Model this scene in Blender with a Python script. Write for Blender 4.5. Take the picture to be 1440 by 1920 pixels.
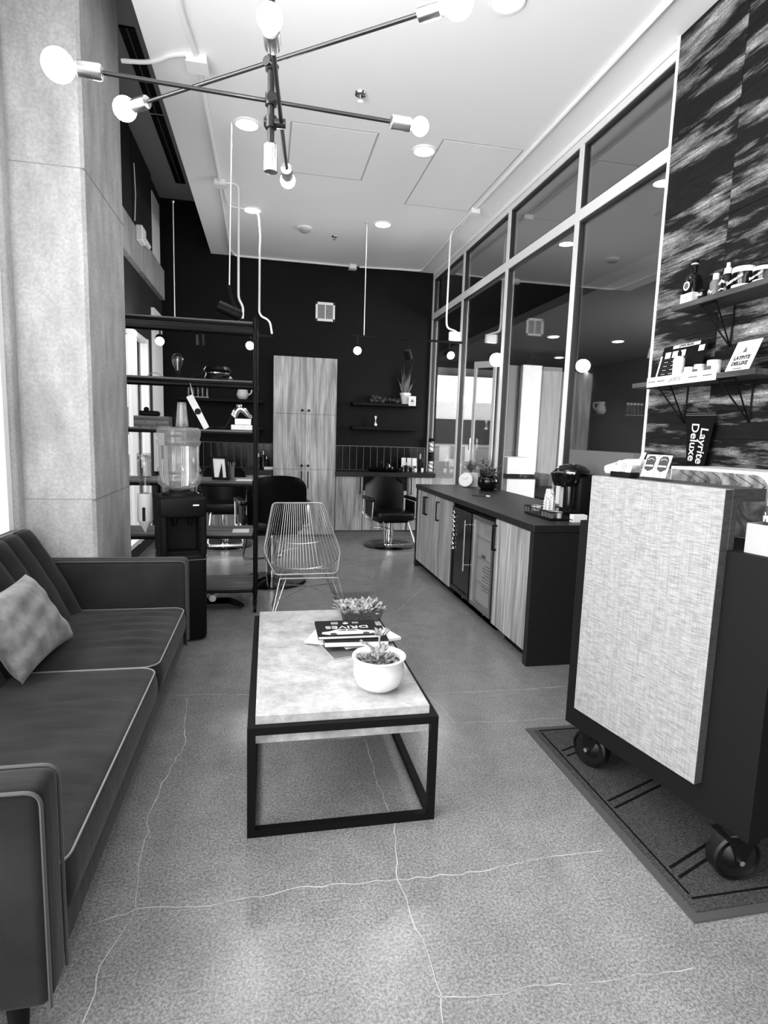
import bpy, bmesh, math, random
from math import pi, sin, cos, radians
from mathutils import Vector, Matrix
random.seed(7)
for o in list(bpy.data.objects): bpy.data.objects.remove(o)
SC = bpy.context.scene
COL = SC.collection
# ---------------- camera -------------------------------------------------
F, YAW, PIT, ROL, H = 1086.233, 0.20159797, 0.13102204, 0.03124936, 1.45
_f = Vector((sin(YAW)*cos(PIT), cos(YAW)*cos(PIT), -sin(PIT)))
_r = Vector((cos(YAW), -sin(YAW), 0)); _u = _r.cross(_f)
R2 = cos(ROL)*_r + sin(ROL)*_u; U2 = R2.cross(_f)
CAM = Vector((0, 0, H))
cd = bpy.data.cameras.new('camera'); cam = bpy.data.objects.new('camera', cd); COL.objects.link(cam)
m = Matrix.Identity(4)
for i in range(3): m[i][0], m[i][1], m[i][2] = R2[i], U2[i], -_f[i]
m.translation = CAM; cam.matrix_world = m
cd.sensor_fit = 'VERTICAL'; cd.sensor_height = 36; cd.lens = F*36/1920; cd.clip_start = .05
SC.camera = cam
def ray(px, py): return (px-720)/F*R2 - (py-960)/F*U2 + _f
def at(px, py, ax, v):            # pixel -> world point on the plane axis ax = v
    d = ray(px, py); return CAM + d*((v-CAM[ax])/d[ax])
# ---------------- light --------------------------------------------------
w = bpy.data.worlds.new('daylight'); SC.world = w; w.use_nodes = True
bg = w.node_tree.nodes['Background']; bg.inputs[0].default_value = (1, 1, 1, 1); bg.inputs[1].default_value = 2.6
def area(name, loc, size, rot, power):
    l = bpy.data.lights.new(name, 'AREA'); l.shape = 'RECTANGLE'; l.size, l.size_y = size; l.energy = power
    o = bpy.data.objects.new(name, l); o.location = loc; o.rotation_euler = rot; COL.objects.link(o); return o
area('daylight_street_window', (.5, -3.3, 2.0), (3.6, 3.2), (radians(90), 0, 0), 50)
area('daylight_side_window', (-1.75, .9, 2.0), (4.4, 2.6), (0, radians(-90), 0), 480)
SC.view_settings.view_transform = 'Standard'; SC.view_settings.look = 'None'
SC.view_settings.gamma = 1; SC.view_settings.use_curve_mapping = False
SC.view_settings.exposure = 0.62
area('lobby_fill', (5.9, 5.2, 2.0), (2.0, 1.6), (Vector((4.3, 9.6, 1.4))-Vector((5.9, 5.2, 2.0))).to_track_quat('-Z', 'Y').to_euler(), 360)  # added lamp hidden inside the lobby, brightens the white panel; no window there
def spot(name, loc, power, ang=110, tgt=None):
    l = bpy.data.lights.new(name, 'SPOT'); l.energy = power; l.spot_size = radians(ang); l.spot_blend = .6; l.shadow_soft_size = .05
    o = bpy.data.objects.new(name, l); o.location = loc; COL.objects.link(o)
    if tgt: o.rotation_euler = (Vector(tgt)-Vector(loc)).to_track_quat('-Z', 'Y').to_euler()
    return o
# ---------------- materials ----------------------------------------------
def new_mat(name):
    M = bpy.data.materials.new(name); M.use_nodes = True
    nt = M.node_tree; return M, nt, nt.nodes['Principled BSDF']
def g(v): return (v, v, v, 1)
def mat(name, v, rough=.5, metal=0, spec=.5, noise=None, bump=None, coat=0, sheen=0):
    """noise=(lo, hi, scale xyz, detail, [coord])  bump=(strength, scale xyz)"""
    M, nt, b = new_mat(name)
    b.inputs['Base Color'].default_value = g(v); b.inputs['Roughness'].default_value = rough
    b.inputs['Metallic'].default_value = metal; b.inputs['Specular IOR Level'].default_value = spec
    b.inputs['Coat Weight'].default_value = coat; b.inputs['Sheen Weight'].default_value = sheen
    N, L = nt.nodes, nt.links
    tc = N.new('ShaderNodeTexCoord')
    def nz(sc, det=4, rgh=.55, dist=0):
        mp = N.new('ShaderNodeMapping'); mp.inputs['Scale'].default_value = sc
        L.new(tc.outputs['Object'], mp.inputs[0])
        t = N.new('ShaderNodeTexNoise'); t.inputs['Scale'].default_value = 1; t.inputs['Detail'].default_value = det
        t.inputs['Roughness'].default_value = rgh; t.inputs['Distortion'].default_value = dist
        L.new(mp.outputs[0], t.inputs['Vector']); return t.outputs['Fac']
    if noise:
        layers = noise if isinstance(noise, list) else [noise]
        cur = None
        for (lo, hi, sc, det, p0, p1, *rest) in layers:
            r = N.new('ShaderNodeMapRange'); r.inputs['From Min'].default_value = p0; r.inputs['From Max'].default_value = p1
            r.inputs['To Min'].default_value = lo; r.inputs['To Max'].default_value = hi
            L.new(nz(sc, det, rest[0] if rest else .55, rest[1] if len(rest) > 1 else 0), r.inputs['Value'])
            if cur is None: cur = r.outputs[0]
            else:
                mu = N.new('ShaderNodeMath'); mu.operation = 'MULTIPLY'; L.new(cur, mu.inputs[0]); L.new(r.outputs[0], mu.inputs[1]); cur = mu.outputs[0]
        L.new(cur, b.inputs['Base Color'])
    if bump:
        bp = N.new('ShaderNodeBump'); bp.inputs['Strength'].default_value = bump[0]; bp.inputs['Distance'].default_value = .01
        L.new(nz(bump[1], 3), bp.inputs['Height']); L.new(bp.outputs[0], b.inputs['Normal'])
    return M
def emit(name, s):
    M, nt, b = new_mat(name); b.inputs['Base Color'].default_value = g(.8)
    b.inputs['Emission Color'].default_value = g(1); b.inputs['Emission Strength'].default_value = s; return M
def pane_mat(name, tint=.9, ior=1.5, refl=1.0, rough=0):
    M = bpy.data.materials.new(name); M.use_nodes = True; nt = M.node_tree; N, L = nt.nodes, nt.links
    N.remove(N['Principled BSDF'])
    t = N.new('ShaderNodeBsdfTransparent'); t.inputs[0].default_value = g(tint)
    gl = N.new('ShaderNodeBsdfGlossy'); gl.inputs['Roughness'].default_value = rough; gl.inputs[0].default_value = g(refl)
    fr = N.new('ShaderNodeFresnel'); ge = N.new('ShaderNodeNewGeometry'); mr = N.new('ShaderNodeMapRange'); mr.inputs['To Min'].default_value = ior; mr.inputs['To Max'].default_value = 1/ior
    L.new(ge.outputs['Backfacing'], mr.inputs['Value']); L.new(mr.outputs[0], fr.inputs[0])   # same Fresnel curve on both faces of the thin pane
    mx = N.new('ShaderNodeMixShader'); L.new(fr.outputs[0], mx.inputs[0]); L.new(t.outputs[0], mx.inputs[1]); L.new(gl.outputs[0], mx.inputs[2])
    L.new(mx.outputs[0], N['Material Output'].inputs[0]); return M
def solid_glass(name, v=1, rough=.02, ior=1.33):
    M, nt, b = new_mat(name); b.inputs['Base Color'].default_value = g(v); b.inputs['Transmission Weight'].default_value = 1
    b.inputs['Roughness'].default_value = rough; b.inputs['IOR'].default_value = ior; return M
FLOOR = mat('polished_concrete', .3, .24, noise=[(.13, .18, (.9, .9, 1), 4, .3, .7), (.62, 1.36, (120, 120, 60), 2, .34, .66, .6), (.7, 1.3, (330, 330, 90), 2, .35, .65, .6), (.85, 1.17, (9, 9, 5), 6, .3, .7, .7)], spec=.5)
CRACK = mat('crack_filler', .34, .5)
WHITE = mat('white_paint', .82, .6)
CEILM = mat('ceiling_paint', .86, .7)
UPCEIL = mat('upper_ceiling_grey', .3, .8)  # one even grey, darker than the lower ceiling
BLACKW = mat('black_wall_paint', .004, .6, spec=.12, noise=(.003, .005, (2, 2, 2), 3, .3, .7))
FRAME = mat('anodised_frame', .7, .45)
DARKGAP = mat('gasket_black', .01, .5)
CONC = mat('raw_concrete', .5, .85, noise=[(.26, .46, (1.6, 1.6, .9), 6, .3, .7), (.8, 1.12, (9, 9, 3), 5, .3, .7), (.85, 1.05, (60, 60, 60), 3, .35, .65)], bump=(.25, (14, 14, 9)))
CONCJ = mat('column_joint', .2, .9)
WOOD = mat('light_oak_laminate', .4, .45, noise=[(.16, .42, (9, 9, .7), 5, .35, .65, .6, 1.2), (.6, 1.15, (75, 75, 2.2), 4, .33, .67)])
WOODH = mat('rack_wood', .2, .6, noise=[(.02, .16, (1.2, 26, 40), 5, .35, .65), (.6, 1.1, (6, 80, 80), 4, .3, .7)])
EDGE = mat('dark_wood_edge', .12, .6)  # even dark tone for cabinet carcasses and the carved box body
BLK = mat('matte_black', .003, .5, spec=.1)
BLKG = mat('gloss_black', .003, .12, spec=.35)
COUNTER = mat('charcoal_laminate', .009, .42, spec=.25, noise=(.007, .011, (90, 90, 90), 2, .35, .65))
DESK = mat('charcoal_desk_laminate', .006, .6, spec=.08)
RISER = mat('brown_grey_laminate', .04, .6, spec=.3, noise=(.025, .05, (20, 20, 90), 4, .3, .7))
LEATH = mat('black_vinyl', .003, .3, spec=.22)
CHROME = mat('chrome', .75, .12, metal=1)
BRASS = mat('brushed_nickel', .5, .28, metal=1)
ROD = mat('black_rod', .004, .3)
TILE = mat('black_glazed_tile', .003, .15, spec=.25, bump=(.12, (14, 14, 5)))
GROUT = mat('grey_grout', .16, .9)
SOFA = mat('charcoal_velvet', .02, .8, spec=.02, sheen=.07, noise=[(.010, .02, (4, 4, 4), 4, .3, .7), (.9, 1.1, (300, 300, 300), 2, .3, .7)], bump=(.4, (4, 20, 4)))
SOFAP = mat('velvet_piping_dark', .022, .6, sheen=.1)
PIPING = mat('velvet_piping', .1, .6, sheen=.3)
PILLOW = mat('mottled_pillow', .16, .7, sheen=.2, noise=[(.035, .15, (12, 12, 12), 5, .32, .68), (.9, 1.1, (200, 200, 200), 2, .3, .7)], bump=(.3, (9, 9, 9)))
STONE = mat('stone_laminate', .55, .35, noise=[(.22, .42, (8, 8, 8), 8, .33, .67, .7, .3), (.7, 1.1, (24, 24, 30), 6, .3, .66, .7)])
MARBLE = mat('marbled_laminate', .2, .5, noise=[(.05, .24, (7, 7, 7), 5, .4, .6, .6, 1.5)])
CHALK = mat('white_ceramic', .6, .25)
PAPER = mat('white_paper', .58, .7)
INK = mat('black_ink', .012, .6)
GREYP = mat('grey_print', .08, .6)
LEAF = mat('grey_green_leaf', .2, .5, noise=(.1, .36, (40, 40, 40), 3, .3, .7))
LEAFD = mat('dark_leaf', .045, .45, noise=(.025, .09, (30, 30, 30), 3, .3, .7))
SOIL = mat('soil', .035, .9, noise=(.015, .08, (90, 90, 90), 3, .3, .7))
PLAST = mat('grey_plastic', .4, .5)
STEEL = mat('steel_wire', .32, .35, metal=.8)
MATM = mat('ribbed_mat', .05, .95, noise=[(.014, .06, (160, 160, 160), 3, .35, .65)], spec=.2, bump=(.5, (220, 220, 220)))
MATE = mat('rubber_edge', .045, .6)
MATG = mat('mat_groove', .002, .9, spec=.1)
RUBB = mat('rubber', .004, .35, spec=.35)
PLANK = mat('whitewashed_plank', .1, .6, spec=.15, noise=[(.007, .42, (7, 1.1, 9), 7, .49, .7, .66, .12), (.4, 1.3, (40, 9, 110), 4, .3, .7), (.6, 1.3, (90, 90, 90), 3, .3, .7)])
PANE = pane_mat('coated_window_glass', .92, 2.5)
CLEAR = pane_mat('clear_plastic', .8, 1.5)
CLEARG = pane_mat('clear_bulb_glass', .85, 1.9)
JUG = pane_mat('jug_plastic', .86, 1.35)
_n, _l = JUG.node_tree.nodes, JUG.node_tree.links
_d = _n.new('ShaderNodeBsdfTranslucent'); _d.inputs[0].default_value = g(.95); _d2 = _n.new('ShaderNodeBsdfDiffuse'); _d2.inputs[0].default_value = g(.9)
_m0 = _n.new('ShaderNodeMixShader'); _m0.inputs[0].default_value = .5; _l.new(_d.outputs[0], _m0.inputs[1]); _l.new(_d2.outputs[0], _m0.inputs[2])
_m = _n.new('ShaderNodeMixShader'); _m.inputs[0].default_value = .13; _o = _n['Material Output']; _s = _o.inputs[0].links[0].from_socket
_l.new(_s, _m.inputs[1]); _l.new(_m0.outputs[0], _m.inputs[2]); _l.new(_m.outputs[0], _o.inputs[0])
WATER = solid_glass('water', 1, .0, 1.33)
BULB = emit('bulb_glow', 26)
TBULB = emit('track_bulb_glow', 7)
CAN = emit('downlight_glow', 14)
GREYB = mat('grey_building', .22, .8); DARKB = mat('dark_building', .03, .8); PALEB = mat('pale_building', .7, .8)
BLIND = mat('dark_blind', .012, .8)
# linen weave
LINEN, nt, b = new_mat('linen_laminate')
N, L = nt.nodes, nt.links; tc = N.new('ShaderNodeTexCoord'); vals = []
for sc, lo in (((210, 210, 7), .78), ((22, 22, 260), .58), ((70, 70, 45), .85)):
    mp = N.new('ShaderNodeMapping'); mp.inputs['Scale'].default_value = sc; L.new(tc.outputs['Object'], mp.inputs[0])
    t = N.new('ShaderNodeTexNoise'); t.inputs['Scale'].default_value = 1; t.inputs['Detail'].default_value = 3; L.new(mp.outputs[0], t.inputs[0])
    r = N.new('ShaderNodeMapRange'); r.inputs['From Min'].default_value = .3; r.inputs['From Max'].default_value = .6
    r.inputs['To Min'].default_value = lo; r.inputs['To Max'].default_value = 1.0; L.new(t.outputs[0], r.inputs[0]); vals.append(r.outputs[0])
m1 = N.new('ShaderNodeMath'); m1.operation = 'MULTIPLY'; L.new(vals[0], m1.inputs[0]); L.new(vals[1], m1.inputs[1])
m2 = N.new('ShaderNodeMath'); m2.operation = 'MULTIPLY'; L.new(m1.outputs[0], m2.inputs[0]); L.new(vals[2], m2.inputs[1])
m3 = N.new('ShaderNodeMath'); m3.operation = 'MULTIPLY'; L.new(m2.outputs[0], m3.inputs[0]); m3.inputs[1].default_value = .275
L.new(m3.outputs[0], b.inputs['Base Color']); b.inputs['Roughness'].default_value = .7
# ---------------- mesh helpers -------------------------------------------
def frame_from(d):
    d = Vector(d).normalized(); a = Vector((0, 0, 1)) if abs(d.z) < .95 else Vector((1, 0, 0))
    x = a.cross(d).normalized(); return x, d.cross(x), d
class B:
    def __init__(s): s.bm = bmesh.new()
    def box(s, x0, x1, y0, y1, z0, z1, bev=0, seg=1, M=None):
        v = [s.bm.verts.new((x, y, z)) for x in (x0, x1) for y in (y0, y1) for z in (z0, z1)]
        fs = [(0, 1, 3, 2), (4, 6, 7, 5), (0, 4, 5, 1), (2, 3, 7, 6), (0, 2, 6, 4), (1, 5, 7, 3)]
        faces = [s.bm.faces.new([v[i] for i in f]) for f in fs]
        if bev:
            ed = list({e for f in faces for e in f.edges})
            r = bmesh.ops.bevel(s.bm, geom=ed, offset=bev, segments=seg, affect='EDGES', profile=.5)
            v = list({x for f in r['faces'] for x in f.verts} | {x for x in v if x.is_valid})
        if M: bmesh.ops.transform(s.bm, matrix=M, verts=[x for x in v if x.is_valid])
        return s
    def grid(s, fn, nu, nv, closeu=False):
        V = [[s.bm.verts.new(fn(i/(nu if closeu else nu-1), j/(nv-1))) for j in range(nv)] for i in range(nu)]
        for i in range(nu if closeu else nu-1):
            for j in range(nv-1):
                a, b_, c, d = V[i][j], V[(i+1) % nu][j], V[(i+1) % nu][j+1], V[i][j+1]
                s.bm.faces.new((a, b_, c, d))
        return V
    def lathe(s, prof, c=(0, 0, 0), axis=(0, 0, 1), n=20, cap=True):
        x, y, d = frame_from(axis); c = Vector(c); rings = []
        for r, h in prof:
            rings.append([s.bm.verts.new(c + d*h + (x*cos(2*pi*k/n) + y*sin(2*pi*k/n))*max(r, 1e-4)) for k in range(n)])
        for a, b_ in zip(rings, rings[1:]):
            for k in range(n): s.bm.faces.new((a[k], a[(k+1) % n], b_[(k+1) % n], b_[k]))
        if cap: s.bm.faces.new(rings[0][::-1]); s.bm.faces.new(rings[-1])
        s.last = [v for rg in rings for v in rg]
        return s
    def cyl(s, p0, p1, r, n=12, r1=None):
        p0, p1 = Vector(p0), Vector(p1); d = p1-p0
        return s.lathe([(r, 0), (r if r1 is None else r1, d.length)], p0, d, n)
    def tube(s, pts, r, n=8, closed=False):
        pts = [Vector(p) for p in pts]; rings = []; px = None; m = len(pts)
        for i, p in enumerate(pts):
            a = pts[(i-1) % m] if (i or closed) else p; b_ = pts[(i+1) % m] if (i < m-1 or closed) else p
            d = (b_-a).normalized()
            if px is None: x, y, _ = frame_from(d)
            else:
                x = (px - d*px.dot(d))
                x = x.normalized() if x.length > 1e-6 else frame_from(d)[0]
                y = d.cross(x)
            px = x; rr = r[i] if isinstance(r, (list, tuple)) else r
            rings.append([s.bm.verts.new(p + (x*cos(2*pi*k/n) + y*sin(2*pi*k/n))*rr) for k in range(n)])
        for i in range(m if closed else m-1):
            a, b_ = rings[i], rings[(i+1) % m]
            for k in range(n): s.bm.faces.new((a[k], a[(k+1) % n], b_[(k+1) % n], b_[k]))
        if not closed: s.bm.faces.new(rings[0][::-1]); s.bm.faces.new(rings[-1])
        return s
    def ball(s, c, r, n=14, m=8, sx=1, sy=1, sz=1):
        prof = [(r*sin(pi*k/m), -r*cos(pi*k/m)) for k in range(m+1)]
        s.lathe(prof, (0, 0, 0), (0, 0, 1), n, cap=False)
        for v in s.last: v.co = Vector(c) + Vector((v.co.x*sx, v.co.y*sy, v.co.z*sz))
        return s
    def prism(s, pts, vec):           # closed polygon extruded by vec
        vec = Vector(vec); a = [s.bm.verts.new(p) for p in pts]; b_ = [s.bm.verts.new(Vector(p)+vec) for p in pts]
        s.bm.faces.new(a[::-1]); s.bm.faces.new(b_); n = len(a)
        for i in range(n): s.bm.faces.new((a[i], a[(i+1) % n], b_[(i+1) % n], b_[i]))
        return s
    def slab(s, o, u, v, wv):         # oriented box from corner o and three edge vectors
        o, u, v = Vector(o), Vector(u), Vector(v); return s.prism([o, o+u, o+u+v, o+v], wv)
def root_of(p):
    while p.parent: p = p.parent
    return p
def finish(bm, name, m, smooth=True, ang=35):
    bmesh.ops.recalc_face_normals(bm, faces=bm.faces)
    me = bpy.data.meshes.new(name); bm.to_mesh(me); bm.free(); me.materials.append(m)
    if smooth:
        me.polygons.foreach_set('use_smooth', [True]*len(me.polygons)); me.set_sharp_from_angle(angle=radians(ang))
    return me
def mk(name, Bx, m, parent=None, smooth=True, label=None, ang=35, kind=None):
    """part of `parent`; the mesh is written in world coordinates and moved into the root's frame"""
    bm = Bx.bm
    if parent: bmesh.ops.translate(bm, vec=-root_of(parent).location, verts=bm.verts); loc = Vector((0, 0, 0))
    else:
        xs = [v.co for v in bm.verts]; loc = Vector(((min(c.x for c in xs)+max(c.x for c in xs))/2, (min(c.y for c in xs)+max(c.y for c in xs))/2, min(c.z for c in xs)))
        bmesh.ops.translate(bm, vec=-loc, verts=bm.verts)
    o = bpy.data.objects.new(name, finish(bm, name, m, smooth, ang)); o.location = loc; COL.objects.link(o)
    if parent: o.parent = parent
    if label: o['label'] = label
    if kind: o['kind'] = kind
    return o
def tag(o, label, cat, group=None):
    o['label'] = label; o['category'] = cat
    if group: o['group'] = group
    return o
def solo(name, Bx, m, label, cat, group=None, **k): return tag(mk(name, Bx, m, **k), label, cat, group)
def thing(name, label, cat, loc=(0, 0, 0), group=None):
    o = bpy.data.objects.new(name, None); o.empty_display_size = .05; o.location = loc; COL.objects.link(o); return tag(o, label, cat, group)
def struct(name, Bx, m, **k): return mk(name, Bx, m, kind='structure', **k)
def sroot(name, loc=(0, 0, 0)):
    o = bpy.data.objects.new(name, None); o.empty_display_size = .05; o.location = loc; COL.objects.link(o); o['kind'] = 'structure'; return o
def dup(root, loc, rz=None, label=None, group=None):
    r = root.copy(); COL.objects.link(r); r.location = loc
    if rz is not None: r.rotation_euler = (0, 0, rz)
    if label: r['label'] = label
    if group: r['group'] = group
    for ch in list(root.children):
        c = ch.copy(); COL.objects.link(c); c.parent = r
        for gc in list(ch.children):
            d = gc.copy(); COL.objects.link(d); d.parent = c
    return r
def text(name, s, size, o, u, v, m, parent, extr=.0004, sx=1, align='CENTER', bold=0):
    cu = bpy.data.curves.new(name, 'FONT'); cu.body = s; cu.size = size; cu.extrude = extr; cu.align_x = align; cu.align_y = 'CENTER'; cu.offset = bold
    t = bpy.data.objects.new(name, cu); COL.objects.link(t); bpy.context.view_layer.update()
    me = bpy.data.meshes.new_from_object(t.evaluated_get(bpy.context.evaluated_depsgraph_get()))
    bpy.data.objects.remove(t); bpy.data.curves.remove(cu)
    u, v = Vector(u).normalized(), Vector(v).normalized(); n = u.cross(v); rt = root_of(parent).location
    for q in me.vertices: q.co = Vector(o) - rt + u*q.co.x*sx + v*q.co.y + n*q.co.z
    me.materials.clear(); me.materials.append(m)
    ob = bpy.data.objects.new(name, me); COL.objects.link(ob); ob.parent = parent; return ob
X_, Y_, Z_ = Vector((1, 0, 0)), Vector((0, 1, 0)), Vector((0, 0, 1))
# ======================= SETTING =========================================
YW, XG, ZC, ZU, XL = 8.73, 2.455, 3.872, 4.53, -1.43
fl = struct('floor', B().box(-6, 9, -8, 26, -.1, 0), FLOOR, smooth=False)
# cracks filled with pale resin
def crack(pix, wd=.0035):
    pts = [at(x, y, 2, 0) for x, y in pix]; fine = []
    for a, b_ in zip(pts, pts[1:]):
        n = max(2, int((b_-a).length/.035))
        for k in range(n):
            p = a.lerp(b_, k/n); fine.append(p + Vector((random.uniform(-1, 1), random.uniform(-1, 1), 0))*.006)
    fine.append(pts[-1]); q = B(); pr = None
    for i, p in enumerate(fine):
        d = (fine[min(i+1, len(fine)-1)]-fine[max(i-1, 0)]); n = Vector((-d.y, d.x, 0)).normalized()*wd*random.uniform(.15, .6)
        cur = [q.bm.verts.new(p+n+Z_*.0006), q.bm.verts.new(p-n+Z_*.0006)]
        if pr: q.bm.faces.new((pr[0], pr[1], cur[1], cur[0]))
        pr = cur
    mk('crack', q, CRACK, fl, smooth=False)
crack([(683, 1385), (700, 1430), (706, 1470), (722, 1500), (740, 1545), (745, 1650), (790, 1760), (810, 1820), (825, 1868), (830, 1918)])
crack([(825, 1868), (890, 1872), (1000, 1850), (1150, 1835), (1300, 1815)], .0025)
crack([(160, 1735), (260, 1705), (420, 1695), (560, 1665), (745, 1650), (900, 1635), (1000, 1610), (1130, 1595)])
crack([(350, 1310), (345, 1400), (325, 1430), (290, 1500), (275, 1530), (277, 1560), (262, 1620), (258, 1700), (225, 1760), (185, 1810), (175, 1860), (155, 1918)], .003)
crack([(765, 1303), (880, 1298), (990, 1292), (1062, 1287)]); crack([(805, 1305), (830, 1330), (852, 1355), (960, 1352), (1060, 1345)], .0025)
crack([(330, 1303), (400, 1302), (470, 1303)], .0025); crack([(745, 1146), (790, 1105), (842, 1085)], .002)
# ceiling: lower white slab with two access hatches, higher grey strip beside it
ce = struct('ceiling', B().box(-.77, XG+.1, -3, YW, ZC, ZU), CEILM, smooth=False)
for (px, q) in (((548, 228), [(.183, 4.975), (.866, 4.975), (.866, 5.86), (.2, 5.86)]), ((833, 262), [(1.415, 4.93), (2.10, 4.93), (2.10, 6.3), (1.415, 6.3)])):
    h = B(); x0, y0 = q[0]; x1, y1 = q[2]
    for a in ((x0-.012, x1+.012, y0-.012, y0), (x0-.012, x1+.012, y1, y1+.012), (x0-.012, x0, y0, y1), (x1, x1+.012, y0, y1)): h.box(*a, ZC-.003, ZC+.0)
    r = mk('hatch_rim', h, PLAST, ce, smooth=False)
    mk('hatch_panel', B().box(x0, x1, y0, y1, ZC-.005, ZC, bev=.002), CEILM, ce, smooth=False)
uc = struct('ceiling_upper', B().box(XL-.3, -.77, -3, YW, ZU, ZU+.1), UPCEIL, smooth=False)
for i, (a, b_) in enumerate((((235, 55), (308, 228)), ((290, 232), (345, 343)))):
    p, q = at(*a, 2, ZU-.012), at(*b_, 2, ZU-.012)
    y0, y1 = (5.25, 6.5) if i == 0 else (6.55, 8.15)
    s_ = B().box(-1.14, -1.02, y0, y1, ZU-.012, ZU)
    d = solo('slot_diffuser', s_, BLK, ['long black linear air slot in the upper ceiling beside the column', 'shorter black linear air slot in the upper ceiling nearer the back wall'][i], 'air vent', 'linear slots in the upper ceiling', smooth=False)
    mk('slot_blade', B().box(-1.085, -1.075, y0, y1, ZU-.02, ZU-.012), GREYP, d, smooth=False)
# back wall and its vertical tiles
wb = struct('wall_back', B().box(XL-.3, XG+.1, YW, YW+.2, 0, ZU+.1), BLACKW, smooth=False)
mk('grout_bed', B().box(XL, XG-.05, YW-.004, YW, .92, 1.285), GROUT, wb, smooth=False)
tm = None; n = 0
x = XL+.01
while x < XG-.12:
    if not (.12 < x < .9):
        if tm is None:
            o = mk('tile', B().box(x, x+.097, YW-.014, YW-.003, .93, 1.278, bev=.003), TILE, wb); tm = o.data; x00 = x
        else:
            o = bpy.data.objects.new('tile', tm); COL.objects.link(o); o.parent = wb; o.location = (x-x00, 0, 0)
    x += .106
# air grille on the back wall
gr = thing('air_grille', 'square white air grille high on the black back wall', 'air vent', (.82, YW, 3.07))
q = B()
for a in ((.68, .96, 3.30, 3.335), (.68, .96, 3.07, 3.105), (.68, .71, 3.07, 3.335), (.93, .96, 3.07, 3.335), (.813, .827, 3.1, 3.31)): q.box(a[0], a[1], YW-.02, YW, a[2], a[3], bev=.002)
mk('grille_frame', q, WHITE, gr)
q = B()
for k in range(11): q.box(.71, .93, YW-.016, YW-.004, 3.112+k*.018, 3.122+k*.018)
mk('louvre', q, PLAST, gr, kind='stuff', smooth=False)
# concrete column
cl = struct('wall_column', B().box(-1.41, -1.0, 3.69, 4.60, 0, ZU, bev=.018), CONC, smooth=False)
for z in (1.02, 2.86): mk('column_joint', B().box(-1.412, -.998, 3.688, 4.6, z, z+.004), CONCJ, cl, smooth=False)
# left window wall
def window_left(name, y0, y1, z0, z1, muls):
    r = sroot(name, (XL, (y0+y1)/2, z0)); q = B()
    q.box(XL-.06, XL+.02, y0, y1, z0, z0+.05).box(XL-.06, XL+.02, y0, y1, z1-.05, z1)
    for y in [y0+.03]+muls+[y1-.03]: q.box(XL-.06, XL+.03, y-.03, y+.03, z0, z1)
    mk('window_frame', q, FRAME, r, smooth=False); ys = [y0+.03]+muls+[y1-.03]
    for a, b_ in zip(ys, ys[1:]): mk('pane', B().box(XL-.02, XL-.012, a+.03, b_-.03, z0+.05, z1-.05), PANE, r, smooth=False)
    return r
window_left('window_5', -3, 3.58, .3, 3.5, [-1.4, .2, 1.9])
window_left('window_6', 6.2, 7.6, .15, 2.5, [6.9])
q = B().box(XL-.15, XL, -3, 3.58, 0, .3).box(XL-.15, XL, -3, 3.58, 3.5, ZU).box(XL-.15, XL, 7.6, YW, 0, ZU).box(XL-.15, XL, 4.5, 6.2, 0, 3.17).box(XL-.15, XL, 6.2, 7.6, 0, .15).box(XL-.15, XL, 4.5, 7.6, 2.5, ZU)
struct('wall_left', q, BLIND, smooth=False)
struct('trim_1', B().box(XL-.1, XL+.05, 3.59, 3.75, 0, ZU, bev=.03, seg=3), CONC)
bm_ = struct('trim_2', B().box(XL, XL+.06, 4.6, 8.62, 3.18, 3.56), CONC, smooth=False)
mk('beam_box', B().box(XL+.06, XL+.13, 6.85, 7.05, 3.42, 3.58, bev=.01), WHITE, bm_); mk('beam_conduit', B().cyl((XL+.1, 7.05, 3.5), (XL+.1, 7.35, 3.5), .025), WHITE, bm_)
pw = struct('trim_3', B().box(XL, XL+.04, 7.95, 8.5, 0.9, 2.95).box(XL, XL+.03, 8.0, 8.5, 3.56, 4.35), WHITE, smooth=False)
bl = thing('roller_blind', 'dark blinds over the upper windows behind the concrete column', 'blind', (XL+.03, 6.2, 3.6))
for i in range(3): mk('blind_panel', B().box(XL+.01, XL+.03, 4.7+i*1.1, 5.75+i*1.1, 3.6, ZU-.02), BLIND, bl, smooth=False)
mk('blind_chain', B().tube([(XL+.05, 6.9, 4.2), (XL+.055, 6.92, 3.9), (XL+.05, 6.88, 3.62)], .006), WHITE, bl)
# glass partition: four bays
ym = [3.12, 4.52, 5.92, 7.32, YW-.03]
for i in range(4):
    a, b_ = ym[i], ym[i+1]; r = sroot('window_%d' % (i+1), (XG, (a+b_)/2, .1)); q = B()
    q.box(XG-.03, XG+.05, a-.03, a+.03, .08, 3.82)
    if i == 3: q.box(XG-.03, XG+.05, b_-.03, b_+.03, .08, 3.82)
    mk('mullion', q, FRAME, r, smooth=False)
    mk('header', B().box(XG-.03, XG+.05, a+.03, b_-.03, 3.765, 3.82), FRAME, r, smooth=False)
    mk('transom', B().box(XG-.03, XG+.05, a+.03, b_-.03, 3.19, 3.275), FRAME, r, smooth=False)
    mk('sill', B().box(XG-.03, XG+.05, a+.03, b_-.03, .08, .16), FRAME, r, smooth=False)
    gq = B()
    for z0, z1 in ((.16, 3.19), (3.275, 3.765)):
        for ss in ((a+.03, a+.05, z0, z1), (b_-.05, b_-.03, z0, z1), (a+.05, b_-.05, z1-.022, z1), (a+.05, b_-.05, z0, z0+.012)): gq.box(XG-.02, XG+.03, *ss)
    mk('gasket', gq, DARKGAP, r, smooth=False)
    for z0, z1 in ((.172, 3.168), (3.287, 3.743)): mk('pane', B().box(XG, XG+.008, a+.05, b_-.05, z0, z1), PANE, r, smooth=False)
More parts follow.
